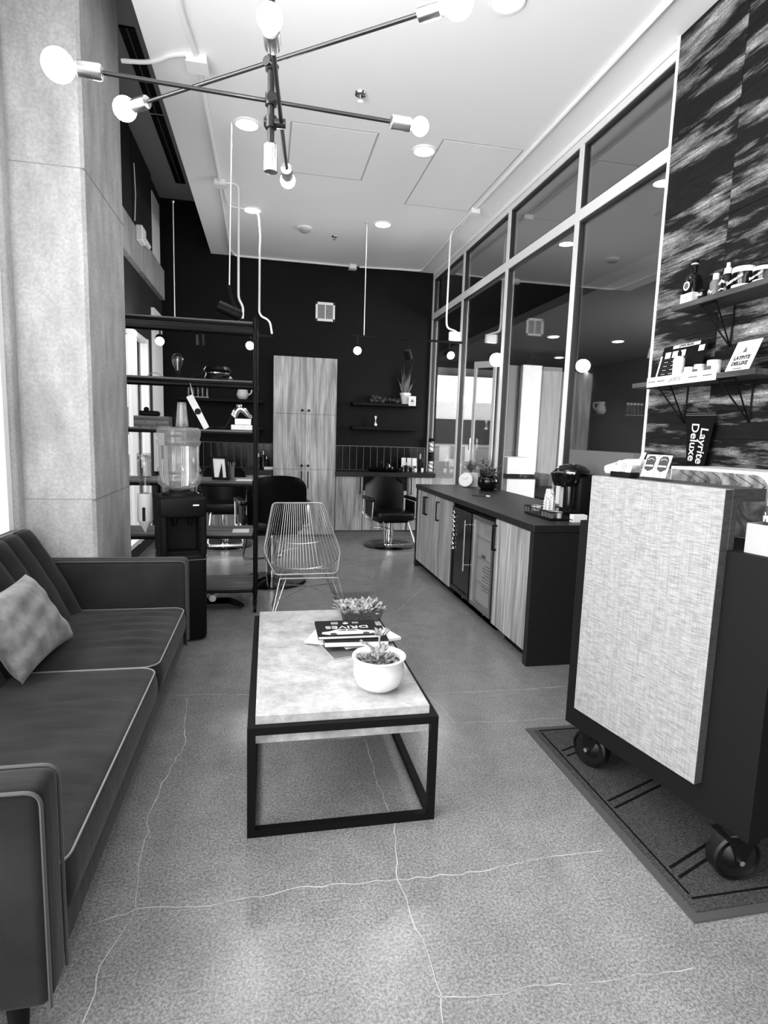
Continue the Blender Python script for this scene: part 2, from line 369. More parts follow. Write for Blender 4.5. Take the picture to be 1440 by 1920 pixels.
struct('wall_right', B().box(XG-.02, XG+.2, -3, 3.1, 0, ZC), BLACKW, smooth=False)
struct('trim_4', B().box(XG-.03, XG+.05, 3.09, YW, 3.83, ZC).box(XG-.03, XG+.05, 3.09, YW, 0, .08), WHITE, smooth=False)
# plank cladding
pk = struct('wall_cladding', B().box(2.432, XG-.02, .3, 3.395, 0, ZC), DARKGAP, smooth=False)
mk('edge_trim', B().box(2.405, XG-.03, 3.395, 3.41, 0, ZC), WHITE, pk, smooth=False)
meshes = {}
hh = ZC/26
for r_ in range(26):
    z0 = r_*hh; cuts = [3.395, 2.86, 1.95, 1.04, .3]
    for k, (a, b_) in enumerate(zip(cuts, cuts[1:])):
        o = mk('plank', B().box(2.412+random.uniform(0, .003), 2.433, b_+.0015, a-.0015, z0+.001, z0+hh-.001), PLANK, pk, smooth=False)
        sh = Vector((0, k*2.7, k*3.31)); o.data.transform(Matrix.Translation(-sh)); o.location = sh
# lobby beyond the glass
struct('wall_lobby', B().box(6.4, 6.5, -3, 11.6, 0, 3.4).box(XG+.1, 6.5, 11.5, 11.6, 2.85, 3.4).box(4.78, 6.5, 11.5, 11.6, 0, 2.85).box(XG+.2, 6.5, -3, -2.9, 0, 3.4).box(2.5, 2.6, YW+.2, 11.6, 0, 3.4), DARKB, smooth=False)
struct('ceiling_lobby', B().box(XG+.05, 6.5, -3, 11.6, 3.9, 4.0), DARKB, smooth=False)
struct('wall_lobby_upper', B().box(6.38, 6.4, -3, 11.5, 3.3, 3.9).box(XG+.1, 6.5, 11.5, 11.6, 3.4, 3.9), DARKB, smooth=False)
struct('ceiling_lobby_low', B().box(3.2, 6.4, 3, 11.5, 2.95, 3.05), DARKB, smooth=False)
for k, p_ in enumerate(((1037, 631), (1048, 670), (1158, 640), (1100, 690), (985, 690))):
    p_ = at(*p_, 2, 2.95); t = thing('ceiling_light', ['lobby downlight seen through the glass, second from the plank wall', 'lobby downlight low in the third pane beyond the vent reflection', 'lobby downlight seen through the glass nearest the plank wall', 'lobby downlight seen beside the tall mullion', 'lobby downlight above the white lobby panel'][k], 'ceiling light', (p_.x, p_.y, 2.93), 'small lobby downlights beyond the glass')
    mk('trim_ring', B().lathe([(.09, 0), (.085, -.01), (.07, -.01)], (p_.x, p_.y, 2.949), n=20, cap=False), WHITE, t); mk('diffuser', B().lathe([(.075, -.008), (0, -.012)], (p_.x, p_.y, 2.949), n=20, cap=False), CAN, t); spot('lobby_beam', (p_.x, p_.y, 2.9), 45, 130)
dr = sroot('door_1', (3.6, 9.4, 0)); q = B()
p0, p1 = Vector((3.34, 9.3, 0)), Vector((3.60, 9.0, 0)); dd = (p1-p0); nn = Vector((.03, .035, 0))
for a, b_ in ((0, .12), (.88, 1)): q.slab(p0+dd*a, dd*(b_-a), Z_*2.70, nn)
q.slab(p0+dd*.12+Z_*2.6, dd*.76, Z_*.1, nn); q.slab(p0+dd*.12, dd*.76, Z_*.25, nn)
mk('door_frame', q, WHITE, dr, smooth=False); mk('door_glass', B().slab(p0+dd*.12+Z_*.25+nn*.4, dd*.76, Z_*2.35, nn*.2), PANE, dr, smooth=False)
mk('door_handle', B().cyl(p0+dd*.06+Z_*1.25-nn*2, p0+dd*.06+Z_*1.45-nn*2, .02), CHROME, dr)
struct('window_7', B().box(2.6, 4.78, 11.5, 11.58, 2.7, 2.85).box(2.6, 2.68, 11.5, 11.58, 0, 2.7).box(3.3, 3.36, 11.5, 11.58, 0, 2.7).box(3.82, 3.92, 11.5, 11.58, 0, 2.7).box(4.7, 4.78, 11.5, 11.58, 0, 2.7).box(2.6, 4.78, 11.5, 11.58, 0, .12), FRAME, smooth=False)
struct('wall_lobby_grey', B().box(3.95, 4.34, 9.75, 9.85, 0, 2.74), GREYB, smooth=False)
rd = thing('lobby_desk', 'white stepped reception desk beyond the glass partition', 'desk', (4.0, 8.3, 0))
mk('desk_front', B().box(3.6, 4.06, 8.3, 8.8, 0, .86).box(3.6, 4.05, 8.32, 8.8, .93, 1.18), PALEB, rd, smooth=False); mk('desk_band', B().box(3.55, 4.35, 8.27, 8.8, .86, .93).box(4.28, 4.35, 8.3, 8.8, 0, .86), BLK, rd, smooth=False)
pn = struct('wall_lobby_panel', B().box(4.34, 4.70, 9.6, 9.7, .0, 2.74), WHITE, smooth=False); mk('side_panel', B().box(4.70, 5.05, 9.55, 9.7, .0, 2.72), GREYB, pn, smooth=False)
# street outside
struct('wall_street', B().box(-5, 12, 22, 22.4, 0, .5), GREYB, smooth=False)
st = thing('street_building', 'pale building with a dark shopfront band across the street, seen through the glass', 'building', (5, 23, 0))
mk('facade', B().box(-5, 14, 23, 23.5, 0, 2.9), PALEB, st, smooth=False); mk('shop_band', B().box(-5, 14, 22.9, 23, 1.2, 2.2), DARKB, st, smooth=False)
for k in range(7): mk('window', B().box(3+k*1.1, 3.6+k*1.1, 22.88, 22.9, .5, 1.1), GREYB, st, smooth=False)
struct('wall_rear', B().box(XL-.15, .0, -3.15, -3, 0, .25).box(XL-.15, XG, -3.15, -3, 3.6, ZU).box(0, XG, -3.15, -3, 0, .25), WHITE, smooth=False)
# ======================= CEILING FITTINGS ================================
def can(x, y, label, pw=28):
    t = thing('ceiling_light', label, 'ceiling light', (x, y, ZC), 'round recessed downlights')
    mk('trim_ring', B().lathe([(.105, 0), (.105, -.006), (.098, -.012), (.085, -.012), (.085, -.004)], (x, y, ZC), n=28, cap=False), WHITE, t)
    mk('diffuser', B().lathe([(.086, -.011), (.07, -.016), (0, -.018)], (x, y, ZC), n=28, cap=False), CAN, t)
    spot('downlight_beam', (x, y, ZC-.05), pw, 120)
can(-.167, 5.098, 'round downlight left of the square ceiling hatch, above the rack')
can(1.302, 5.147, 'round downlight between the two ceiling hatches')
can(-.17, 6.928, 'round downlight near the back left, beside the dropping conduit')
can(1.301, 6.948, 'round downlight nearest the back wall on the right of the smoke detector')
can(1.301, 3.376, 'round downlight at the top edge of the photo near the big globe bulb')
sm = thing('smoke_detector', 'round white smoke detector on the ceiling near the back wall', 'smoke detector', (.427, 7.334, ZC-.05))
mk('detector_base', B().lathe([(.09, 0), (.09, -.012), (.075, -.02)], (.427, 7.334, ZC), n=24), WHITE, sm)
mk('detector_head', B().lathe([(.07, -.02), (.066, -.04), (.045, -.052)], (.427, 7.334, ZC), n=24), PLAST, sm)
for (x, y, lb, s) in ((.645, 4.461, 'chrome ceiling sprinkler head nearest the chandelier', 1.0), (.805, 7.529, 'small ceiling sprinkler head beside the smoke detector', .8)):
    t = thing('sprinkler', lb, 'sprinkler', (x, y, ZC-.06), 'ceiling sprinklers')
    mk('escutcheon', B().lathe([(.045*s, 0), (.04*s, -.012*s), (.018*s, -.02*s)], (x, y, ZC), n=18), CHROME, t)
    mk('deflector', B().cyl((x, y, ZC-.02*s), (x, y, ZC-.045*s), .006*s).cyl((x, y, ZC-.045*s), (x, y, ZC-.05*s), .022*s, 12), BRASS, t)
def arc(pts, n=6, rad=.08):
    out = [Vector(pts[0])]
    for a, b_, c in zip(pts, pts[1:], pts[2:]):
        a, b_, c = Vector(a), Vector(b_), Vector(c); r1 = min(rad, (a-b_).length/2, (c-b_).length/2)
        p, q = b_+(a-b_).normalized()*r1, b_+(c-b_).normalized()*r1
        out += [p*(1-t)**2 + b_*2*t*(1-t) + q*t*t for t in [k/n for k in range(n+1)]]
    return out+[Vector(pts[-1])]
zc = ZC-.014
def conduit(label, pts, r=.012, group='white electrical conduits'):
    return solo('conduit', B().tube(arc(pts), r, 8), WHITE, label, 'conduit', group)
conduit('thick white conduit running along the ceiling from the chandelier side to the first junction box', [(-.5, 2.6, zc), (-.5, 3.9, zc), (-.46, 4.3, zc)], .018)
conduit('white conduit along the ceiling between the two left junction boxes', [(-.46, 4.4, zc), (-.464, 6.2, zc)], .018)
conduit('white conduit branching left from the first junction box over the upper ceiling edge', [at(352, 101, 2, zc), at(318, 103, 2, zc), at(298, 114, 2, zc), at(270, 117, 2, zc), at(228, 114, 2, zc)], .014)
conduit('white conduit continuing from the second junction box to the back wall corner', [(-.47, 6.3, zc), (-.5, 8.4, zc), (-.45, 8.68, zc), (1.15, 8.69, zc)], .014)
conduit('white conduit bending from the second junction box down to the near left track light', [(-.42, 6.25, zc), (-.33, 6.25, zc), at(447, 350, 1, 6.25), at(447, 560, 1, 6.25), at(456, 575, 1, 6.25), at(455, 597, 1, 6.25)], .011)
conduit('white conduit from the second junction box dropping to the far left track light', [(-.44, 6.32, zc), (-.42, 6.85, zc), (-.1, 6.93, zc), (-.08, 6.93, 3.6), at(487, 470, 1, 6.93), at(486, 592, 1, 6.93), at(506, 600, 1, 6.93), at(510, 626, 1, 6.93)], .011)
conduit('long white conduit along the ceiling above the glass partition', [(2.154, 3.164, zc), (2.154, 3.0, zc), (2.154, -1, zc)], .016)
conduit('white conduit on the ceiling between the right junction box and the plank wall', [(2.154, 3.17, zc), (2.15, 6.15, zc)], .016)
conduit('white conduit from the right junction box to the back right corner', [(2.155, 6.32, zc), (2.21, 8.6, zc), (1.3, 8.69, zc)], .012)
xr = at(840, 440, 1, 6.956).x
conduit('white conduit dropping from the right junction box to the right track light', [(2.14, 6.3, zc), (2.13, 6.85, zc), at(845, 440, 1, 6.93), at(837, 600, 1, 6.93), at(838, 615, 1, 6.93), at(858, 622, 1, 6.93), at(863, 638, 1, 6.93)], .011)
for (c, lb, s) in (((-.461, 4.347), 'large white junction box on the ceiling left of the chandelier', 1.0), ((-.464, 6.245), 'white junction box on the ceiling above the rack', .85), ((2.157, 6.238), 'white junction box on the ceiling above the glass partition', .75), ((1.2, 8.68), 'small white box where ceiling meets the black back wall', .8)):
    t = thing('junction_box', lb, 'electrical box', (c[0], c[1], ZC-.06), 'white ceiling junction boxes')
    mk('box_body', B().box(c[0]-.065*s, c[0]+.065*s, c[1]-.065*s, min(c[1]+.065*s, YW), ZC-.055, ZC, bev=.006), WHITE, t)
    mk('cover_plate', B().box(c[0]-.07*s, c[0]+.07*s, c[1]-.07*s, min(c[1]+.07*s, YW), ZC-.06, ZC-.055, bev=.002), WHITE, t)
# track lights
def lamp_head(name, t, c, d, lit, L=.12, r=.05):
    c, d = Vector(c), Vector(d).normalized()
    h = mk(name, B().lathe([(r*.55, -L*.55), (r, -L*.45), (r, L*.5), (r*.9, L*.5), (r*.85, L*.35)], c, d, 20), BLK, t)
    if lit:
        mk('bulb', B().ball(c+d*L*.45, r*.95), TBULB, h); spot('track_beam', c+d*(L*.6+.03), lit, 100, c+d*2)
        l = bpy.data.lights.new('track_glow', 'POINT'); l.energy = 6; l.shadow_soft_size = .08
        lo = bpy.data.objects.new('track_glow', l); lo.location = c+d*(L*.6+.06); COL.objects.link(lo)
    return h
def track(name, label, x0, x1, y, z, heads, hang):
    t = thing(name, label, 'track light', ((x0+x1)/2, y, z), 'black track lights hung from the ceiling')
    if x1 > 1: mk('white_box', B().box(2.155, 2.29, y-.05, y+.01, z+.015, z+.12, bev=.008), WHITE, t)  # plain white box above the right end of the rail
    mk('track_rail', B().box(x0, x1, y-.017, y+.017, z-.01, z+.012), BLK, t, smooth=False)
    for hx in hang: mk('hanger_rod', B().cyl((hx[0], hx[1], z+.01), (hx[0], hx[1], ZC), .005), WHITE, t); mk('ceiling_cup', B().lathe([(.018, 0), (.01, -.02)], (hx[0], hx[1], ZC), n=12), BRASS, t)
    for (hx, dz, d, lit) in heads:
        c = Vector((hx, y, z-dz)); mk('swivel_stem', B().cyl((hx, y, z-.01), c-Vector(d).normalized()*.03, .009), BLK, t); lamp_head('lamp_head', t, c, d, lit)
    return t
track('track_light', 'black track light across the back right above the barber chair', .973, 2.33, 6.956, 2.6, [(1.04, .15, (-.1, -.8, -.35), 4), (1.656, .17, (.35, .3, -.8), 0), (2.17, .14, (.05, -.8, -.35), 4)], [(1.115, 6.956)])
track('track_light', 'black track light in the back left seen through the tall rack', -1.25, .063, 6.93, 2.53, [(-1.159, .11, (.1, -.8, -.35), 4), (-.731, .08, (0, .25, -1), 0), (-.186, .1, (-.1, -.8, -.35), 4)], [(-1.0, 6.93)])
hp = thing('spot_lamp', 'black spotlight head hanging on a cable above the rack top', 'spot lamp', (-.3, 5.11, 2.44))
mk('cable', B().cyl(at(430, 545, 1, 5.11), (-.287, 5.114, ZC), .005), WHITE, hp)
mk('flex_joint', B().tube([at(428, 535, 1, 5.11), at(431, 548, 1, 5.11), at(436, 562, 1, 5.11), at(442, 577, 1, 5.11)], [.014, .012, .009, .008]), BLK, hp)
a, b_ = at(408, 574, 1, 5.11), at(452, 594, 1, 5.11); lamp_head('lamp_head', hp, (a+b_)/2, a-b_, 0, .19, .05)
# ======================= CHANDELIER ======================================
CX, CY = .008, 2.1
ch = thing('chandelier', 'black sputnik style chandelier of three crossing rods with glowing globe bulbs', 'chandelier', (CX, CY, 2.31))
mk('pole', B().cyl((CX, CY, 2.36), (CX, CY, ZC), .0115, 14).cyl((CX, CY, ZC-.025), (CX, CY, ZC), .06, 24), ROD, ch)
mk('finial', B().lathe([(.012, .0), (.0225, .003), (.0225, .085), (.018, .09), (.012, .09)], (CX, CY, 2.305), n=20), BRASS, ch, label='brushed metal end cap')
def chrod(z, A, Bp, off, ra, rb):
    A, Bp = Vector(A), Vector(Bp); d = (Bp-A).normalized()
    mk('rod', B().cyl(A+d*.06, Bp-d*.05, .0068, 10), ROD, ch)
    pc = Vector((CX, CY, z)); t = (pc-A).dot(d); near = A+d*t; nd = (near-pc)
    nd = nd.normalized() if nd.length > 1e-4 else Vector((d.y, -d.x, 0))
    mk('clamp', B().cyl(pc-nd*.022, near+nd*.014, .015, 12).cyl(pc-Z_*.018, pc+Z_*.018, .019, 14), ROD, ch)
    for e, dr_, rr in ((A, -d, ra), (Bp, d, rb)):
        b0 = e-dr_*.035
        so = mk('socket', B().lathe([(.01, -.05), (.021, -.045), (.023, -.04), (.023, .022), (.019, .025)], b0, dr_, 18), BRASS, ch)
        mk('bulb', B().lathe([(.013, .02), (.015, .034)]+[(rr*sin(radians(a_)), .03+rr-rr*cos(radians(a_))) for a_ in range(30, 181, 12)], b0, dr_, 22), BULB, so)
        l = bpy.data.lights.new('globe_light', 'POINT'); l.energy = 9; l.shadow_soft_size = .04
        lo = bpy.data.objects.new('globe_light', l); lo.location = b0+dr_*(.03+rr*2+.03); COL.objects.link(lo)
z1 = at(505, 187, 1, CY).z; z2 = at(500, 120, 1, CY).z; z3 = at(522, 232, 1, CY).z
chrod(z1, at(137, 127, 2, z1), at(775, 235, 2, z1), 0, .046, .03)
chrod(z2, at(247, 200, 2, z2), at(836, 11, 2, z2), 0, .042, .042)
chrod(z3, at(507, 48, 2, z3), at(539, 333, 2, z3), 0, .032, .03)
# ======================= SOFA ============================================
XF = -.475
sf = thing('sofa', 'dark charcoal velvet sofa with light piping and a channel tufted back', 'sofa', (-.95, 2.45, 0))
mk('base_frame', B().box(-1.38, XF-.015, 1.30, 3.63, .14, .27, bev=.01), SOFA, sf)
def puff(x0, x1, y0, y1, z0, z1, crown, bev=.03, n=26, wr=.004):
    q = B(); q.box(x0, x1, y0, y1, z0, z1)
    bm = q.bm; bmesh.ops.subdivide_edges(bm, edges=bm.edges[:], cuts=n, use_grid_fill=True)
    for v in bm.verts:
        u = (v.co.x-x0)/(x1-x0)*2-1; w_ = (v.co.y-y0)/(y1-y0)*2-1; t = (v.co.z-z0)/(z1-z0)*2-1
        k = (1-abs(u)**4)*(1-abs(w_)**4)
        if t > .98: v.co.z += crown*k + wr*1.7*k*sin(v.co.y*55+2.5*sin(v.co.x*5+1))*max(0, u+.6) ; v.co.z += wr*.5*k*sin(v.co.x*23+v.co.y*40)
        # rounded corner in plan
        e = max(0, abs(u)-.0); cx, cy = (x1-x0)/2, (y1-y0)/2; rc = .07
        ax, ay = abs(u)*cx, abs(w_)*cy
        if ax > cx-rc and ay > cy-rc:
            dx, dy = ax-(cx-rc), ay-(cy-rc); m_ = max(dx, dy); l_ = math.hypot(dx, dy)
            if l_ > 1e-6:
                f_ = m_/l_; v.co.x = (x0+x1)/2 + math.copysign(cx-rc+dx*f_, u); v.co.y = (y0+y1)/2 + math.copysign(cy-rc+dy*f_, w_)
        if abs(t) < .98: v.co.x += .012*(1-t*t)*(1 if u > .98 else 0)
    return q
YC0, YC1, YCM = 1.385, 3.525, 2.62
for (a, b_, zt) in ((YC0, YCM-.003, .392), (YCM+.003, YC1, .392)):
    cu = mk('seat_cushion', puff(-1.22, XF, a, b_, .262, zt, .03), SOFA, sf, ang=60)
    rc = .07; pth = []
    for (cx_, cy_, s0) in ((XF-rc, a+rc, -90), (XF-rc, b_-rc, 0)):
        pth += [(cx_+rc*cos(radians(s0+k*15)), cy_+rc*sin(radians(s0+k*15)), zt+.001) for k in range(7)]
    pth = [(-1.15, a, zt)]+pth+[(-1.15, b_, zt)]
    mk('piping', B().tube(pth, .0034, 6), PIPING, cu)
# back: leaning surface with vertical channels, dimpled half way
def backfn(s_, t_):
    y = YC0+.002+(YC1-YC0-.004)*s_
    prof = [(-1.02, .36), (-1.05, .42), (-1.12, .58), (-1.20, .74), (-1.255, .83), (-1.29, .868), (-1.33, .875), (-1.40, .86)]
    k = t_*(len(prof)-1); i = min(int(k), len(prof)-2); f_ = k-i; x = prof[i][0]*(1-f_)+prof[i+1][0]*f_; z = prof[i][1]*(1-f_)+prof[i+1][1]*f_
    ph = abs(sin(pi*(s_*13))); amp = .035*(ph**.5); dim = math.exp(-((t_-.48)/.13)**2)*.045*(1-ph**.6)
    taper = 1-max(0, (t_-.8)/.2)
    return Vector((x+(amp-.02)*taper-dim, y, z+(amp-.02)*.3*taper))
q = B(); q.grid(backfn, 13*10+1, 30); mk('backrest_cushion', q, SOFA, sf, ang=80)
mk('back_frame', B().prism([(-1.41, YC0-.05, .2), (-1.41, YC0-.05, .855), (-1.37, YC0-.05, .862), (-1.18, YC0-.05, .5), (-1.1, YC0-.05, .2)], (0, YC1-YC0+.1, 0)), SOFA, sf)
mk('back_piping', B().tube([(-1.33, YC0, .872), (-1.33, YC1, .872)], .006, 6), PIPING, sf)
def arm(y0, y1, nm):
    q = B(); q.box(-1.40, XF+.005, y0, y1, .145, .675, bev=.028, seg=4)
    a_ = mk('armrest', q, SOFA, sf, label=None)
    for y in (y0+.004, y1-.004):
        pp = arc([(XF+.004, y, .15), (XF+.004, y, .673), (-1.38, y, .676)], 6, .035)
        mk('piping', B().tube(pp, .0045, 6), SOFAP, a_)
arm(1.262, 1.378, 1); arm(3.532, 3.652, 0)
for x in (-1.3, XF-.09):
    for y in (1.33, 3.56): mk('leg', B().lathe([(.018, 0), (.028, .15)], (x, y, 0), n=14), BLK, sf)
# pillow
def pillow(c, wx, wz, th, M):
    q = B()
    for sgn in (1, -1):
        def fn(a, b_):
            u, v = a*2-1, b_*2-1
            pinch = 1-.09*(1-abs(u)**2)*0 
            x_ = u*wx/2*(1-.10*(1-v*v)) if True else 0; z_ = v*wz/2*(1-.10*(1-u*u))
            t = th/2*((1-u**4)*(1-v**4))**.55*(1+.08*sin(7*u+3*v)+.05*sin(13*v-4*u))
            return M @ Vector((x_, sgn*t, z_)) + Vector(c)
        q.grid(fn, 26, 26)
    bmesh.ops.remove_doubles(q.bm, verts=q.bm.verts, dist=.0005); return q
PB_, PR_ = Vector((-.985, 2.40, .43)), Vector((-.965, 2.93, .43))
e1 = (PR_-PB_).normalized(); e2 = Vector((-.20, .06, .31)).normalized(); e2 = (e2-e1*e2.dot(e1)).normalized(); e3 = e1.cross(e2)
PM = Matrix((e1, e3, e2)).transposed(); PC = (PB_+PR_)/2+e2*.165+e3*.05
pl_ = thing('throw_pillow', 'mottled silver grey velvet pillow leaning on the sofa back', 'pillow', tuple(PC))
mk('cover', pillow(PC, .55, .37, .15, PM), PILLOW, pl_, ang=70)
# ======================= COFFEE TABLE ====================================
ct = thing('coffee_table', 'low coffee table with a pale stone look top in a black box frame', 'table', (.285, 2.58, 0))
x0, x1, y0, y1, zt, th = -.064, .634, 1.96, 3.245, .418, .028
q = B()
for z in (0, zt-th):
    q.box(x0, x1, y0, y0+th, z, z+th).box(x0, x1, y1-th, y1, z, z+th).box(x0, x0+th, y0+th, y1-th, z, z+th).box(x1-th, x1, y0+th, y1-th, z, z+th)
mk('rail_frame', q, BLK, ct, smooth=False)
for x in (x0, x1-th):
    for y in (y0, y1-th): mk('leg', B().box(x, x+th, y, y+th, th, zt-th), BLK, ct, smooth=False)
mk('table_top', B().box(-.0355, .6055, 1.9885, 3.2165, .345, .45, bev=.0015), STONE, ct, smooth=False)
TT = .4505
# magazines and books
def book(name, label, cat, c, L_, W_, T_, rz, cover, group='books and magazines on the coffee table', hard=True, z=TT):
    t = thing(name, label, cat, (0, 0, 0), group); e = .003 if hard else 0
    mk('cover', B().box(-L_/2, L_/2, -W_/2, W_/2, 0, .0022).box(-L_/2, L_/2, -W_/2, W_/2, T_-.0022, T_).box(-L_/2, L_/2, W_/2-.0022, W_/2, .002, T_-.002), cover, t, smooth=False)
    mk('pages', B().box(-L_/2+e, L_/2-e, -W_/2+e, W_/2-.003, .0022, T_-.0022), PAPER, t, smooth=False)
    t.location = (c[0], c[1], z); t.rotation_euler = (0, 0, rz); return t
book('magazine', 'magazine at the very bottom of the pile with a dark photo cover', 'magazine', (.40, 2.60, 0), .26, .2, .007, radians(14), GREYP, hard=False)
book('magazine', 'white magazine sticking out left under the books', 'magazine', (.36, 2.72, 0), .3, .22, .009, radians(-22), PAPER, hard=False, z=TT+.0072)
mg = book('magazine', 'white magazine fanned out to the right under the top book', 'magazine', (.47, 2.69, 0), .30, .2, .012, radians(20), PAPER, hard=False, z=TT+.0164)
book('book', 'thick white hardback with black covers, second from the top of the pile', 'book', (.415, 2.65, 0), .30, .22, .026, radians(-2), BLK, z=TT+.0286)
BZ = TT+.055
bk = book('book', 'black hardback with a car on its cover, top of the pile', 'book', (.385, 2.69, 0), .295, .225, .016, radians(-1), BLK, z=BZ)
bk.rotation_euler = (0, 0, 0); zt2 = BZ+.0163
text('cover_title', 'DRIVES', .05, (.385, 2.70, zt2), -X_, -Y_, PAPER, bk, sx=1.35)
text('cover_numeral', '8', .042, (.385, 2.762, zt2), -X_, -Y_, PAPER, bk, sx=1.2, bold=.002)
q = B()
for k in range(4): q.box(.42+k*.008, .424+k*.008, 2.75, 2.772, zt2-.0003, zt2+.0002)
for k in range(5): q.box(.315+k*.007, .319+k*.007, 2.745, 2.775, zt2-.0003, zt2+.0002)
mk('cover_print', q, PLAST, bk, smooth=False)
q = B(); pts = [(.255, 2.61), (.26, 2.635), (.30, 2.645), (.33, 2.668), (.42, 2.668), (.45, 2.648), (.505, 2.64), (.515, 2.605), (.48, 2.595), (.29, 2.595)]
q.prism([(x, y, zt2-.0002) for x, y in pts], (0, 0, .0005)); cpq = mk('cover_picture', q, PLAST, bk, smooth=False)
for P_ in (((.335, 2.645), (.36, 2.66), (.375, 2.66), (.375, 2.645)), ((.382, 2.645), (.382, 2.66), (.415, 2.66), (.43, 2.645))):
    mk('printed_window', B().prism([(a, b, zt2+.0003) for a, b in P_], (0, 0, .0004)), INK, cpq, smooth=False)
for x in (.31, .465): mk('printed_wheel', B().cyl((x, 2.603, zt2+.0002), (x, 2.603, zt2+.0008), .016, 16), INK, cpq, smooth=False)
# white planter with succulent
def succulent(t, c, r, n, hmax, m=LEAF, seed=1, name='leaf'):
    rn = random.Random(seed); c = Vector(c)
    for k in range(n):
        a = rn.uniform(0, 2*pi); rr = r*math.sqrt(rn.random()); b0 = c+Vector((cos(a)*rr, sin(a)*rr, 0))
        d = Vector((cos(a)*rn.uniform(.2, .9), sin(a)*rn.uniform(.2, .9), rn.uniform(.3, 1))).normalized(); L_ = rn.uniform(.45, 1)*hmax; wd = L_*.28
        sd = d.cross(Z_).normalized(); up = sd.cross(d)
        q = B(); sec = [(0, .35, .2), (.35, .9, .45), (.7, 1, .4), (1, .1, .08)]; rings = []
        for (s, w_, tk) in sec:
            p = b0+d*L_*s+up*(-.15*L_*s*s); rings.append([q.bm.verts.new(p+sd*wd*w_*x_+up*wd*tk*y_) for x_, y_ in ((-1, 0), (0, -1), (1, 0), (0, 1))])
        for a_, b2 in zip(rings, rings[1:]):
            for i in range(4): q.bm.faces.new((a_[i], a_[(i+1) % 4], b2[(i+1) % 4], b2[i]))
        q.bm.faces.new(rings[0]); q.bm.faces.new(rings[-1])
        mk(name, q, m, t, ang=70)
PX, PY = .441, 2.165
pp = thing('planter', 'round white ceramic bowl planter with a small succulent on the coffee table', 'plant', (PX, PY, TT))
mk('bowl', B().lathe([(.055, 0), (.062, .003), (.087, .022), (.1, .055), (.101, .085), (.096, .11), (.104, .125), (.108, .131), (.106, .136), (.098, .135), (.088, .122), (.084, .112), (.0, .108)], (PX, PY, TT), n=44, cap=False), CHALK, pp, ang=50)
mk('soil', B().lathe([(.086, .112), (.05, .118), (0, .12)], (PX, PY, TT), n=24, cap=False), SOIL, pp)
succulent(pp, (PX, PY, TT+.112), .07, 85, .034, seed=3)
mk('stem', B().tube([(PX-.005, PY, TT+.11), (PX, PY+.005, TT+.16), (PX+.002, PY+.01, TT+.225)], [.006, .005, .004]).tube([(PX, PY, TT+.13), (PX-.03, PY, TT+.16), (PX-.055, PY+.01, TT+.185)], .003), LEAF, pp)
succulent(pp, (PX+.002, PY+.01, TT+.215), .018, 16, .04, seed=5); succulent(pp, (PX-.055, PY+.01, TT+.18), .008, 8, .024, seed=6); succulent(pp, (PX, PY-.01, TT+.15), .02, 16, .045, seed=8)
# clear clamshell tray of plants
tr = thing('plant_tray', 'clear plastic clamshell tray packed with leafy succulents at the far end of the table', 'plant', (.505, 3.06, TT))
def frust(q, x0, x1, y0, y1, z0, z1, fl_, t=.0015):
    a = [(x0+fl_, y0+fl_, z0), (x1-fl_, y0+fl_, z0), (x1-fl_, y1-fl_, z0), (x0+fl_, y1-fl_, z0)]; b_ = [(x0, y0, z1), (x1, y0, z1), (x1, y1, z1), (x0, y1, z1)]
    va = [q.bm.verts.new(p) for p in a]; vb = [q.bm.verts.new(p) for p in b_]; q.bm.faces.new(va)
    for i in range(4): q.bm.faces.new((va[i], va[(i+1) % 4], vb[(i+1) % 4], vb[i]))
    return q
mk('plastic_tray', frust(B(), .385, .625, 2.96, 3.16, TT, TT+.075, .02), CLEAR, tr, smooth=False)
mk('open_lid', frust(B(), .375, .60, 3.17, 3.2, TT+.05, TT+.11, .004), CLEAR, tr, smooth=False)
q = B().box(.408, .60, 2.985, 3.135, TT+.004, TT+.055); mk('soil', q, SOIL, tr, smooth=False)
for k, (cx_, cy_) in enumerate([(.43, 3.0), (.5, 3.0), (.57, 3.0), (.43, 3.06), (.5, 3.06), (.57, 3.06), (.43, 3.12), (.5, 3.12), (.57, 3.12)]): succulent(tr, (cx_, cy_, TT+.05), .045, 20, .05, seed=20+k)
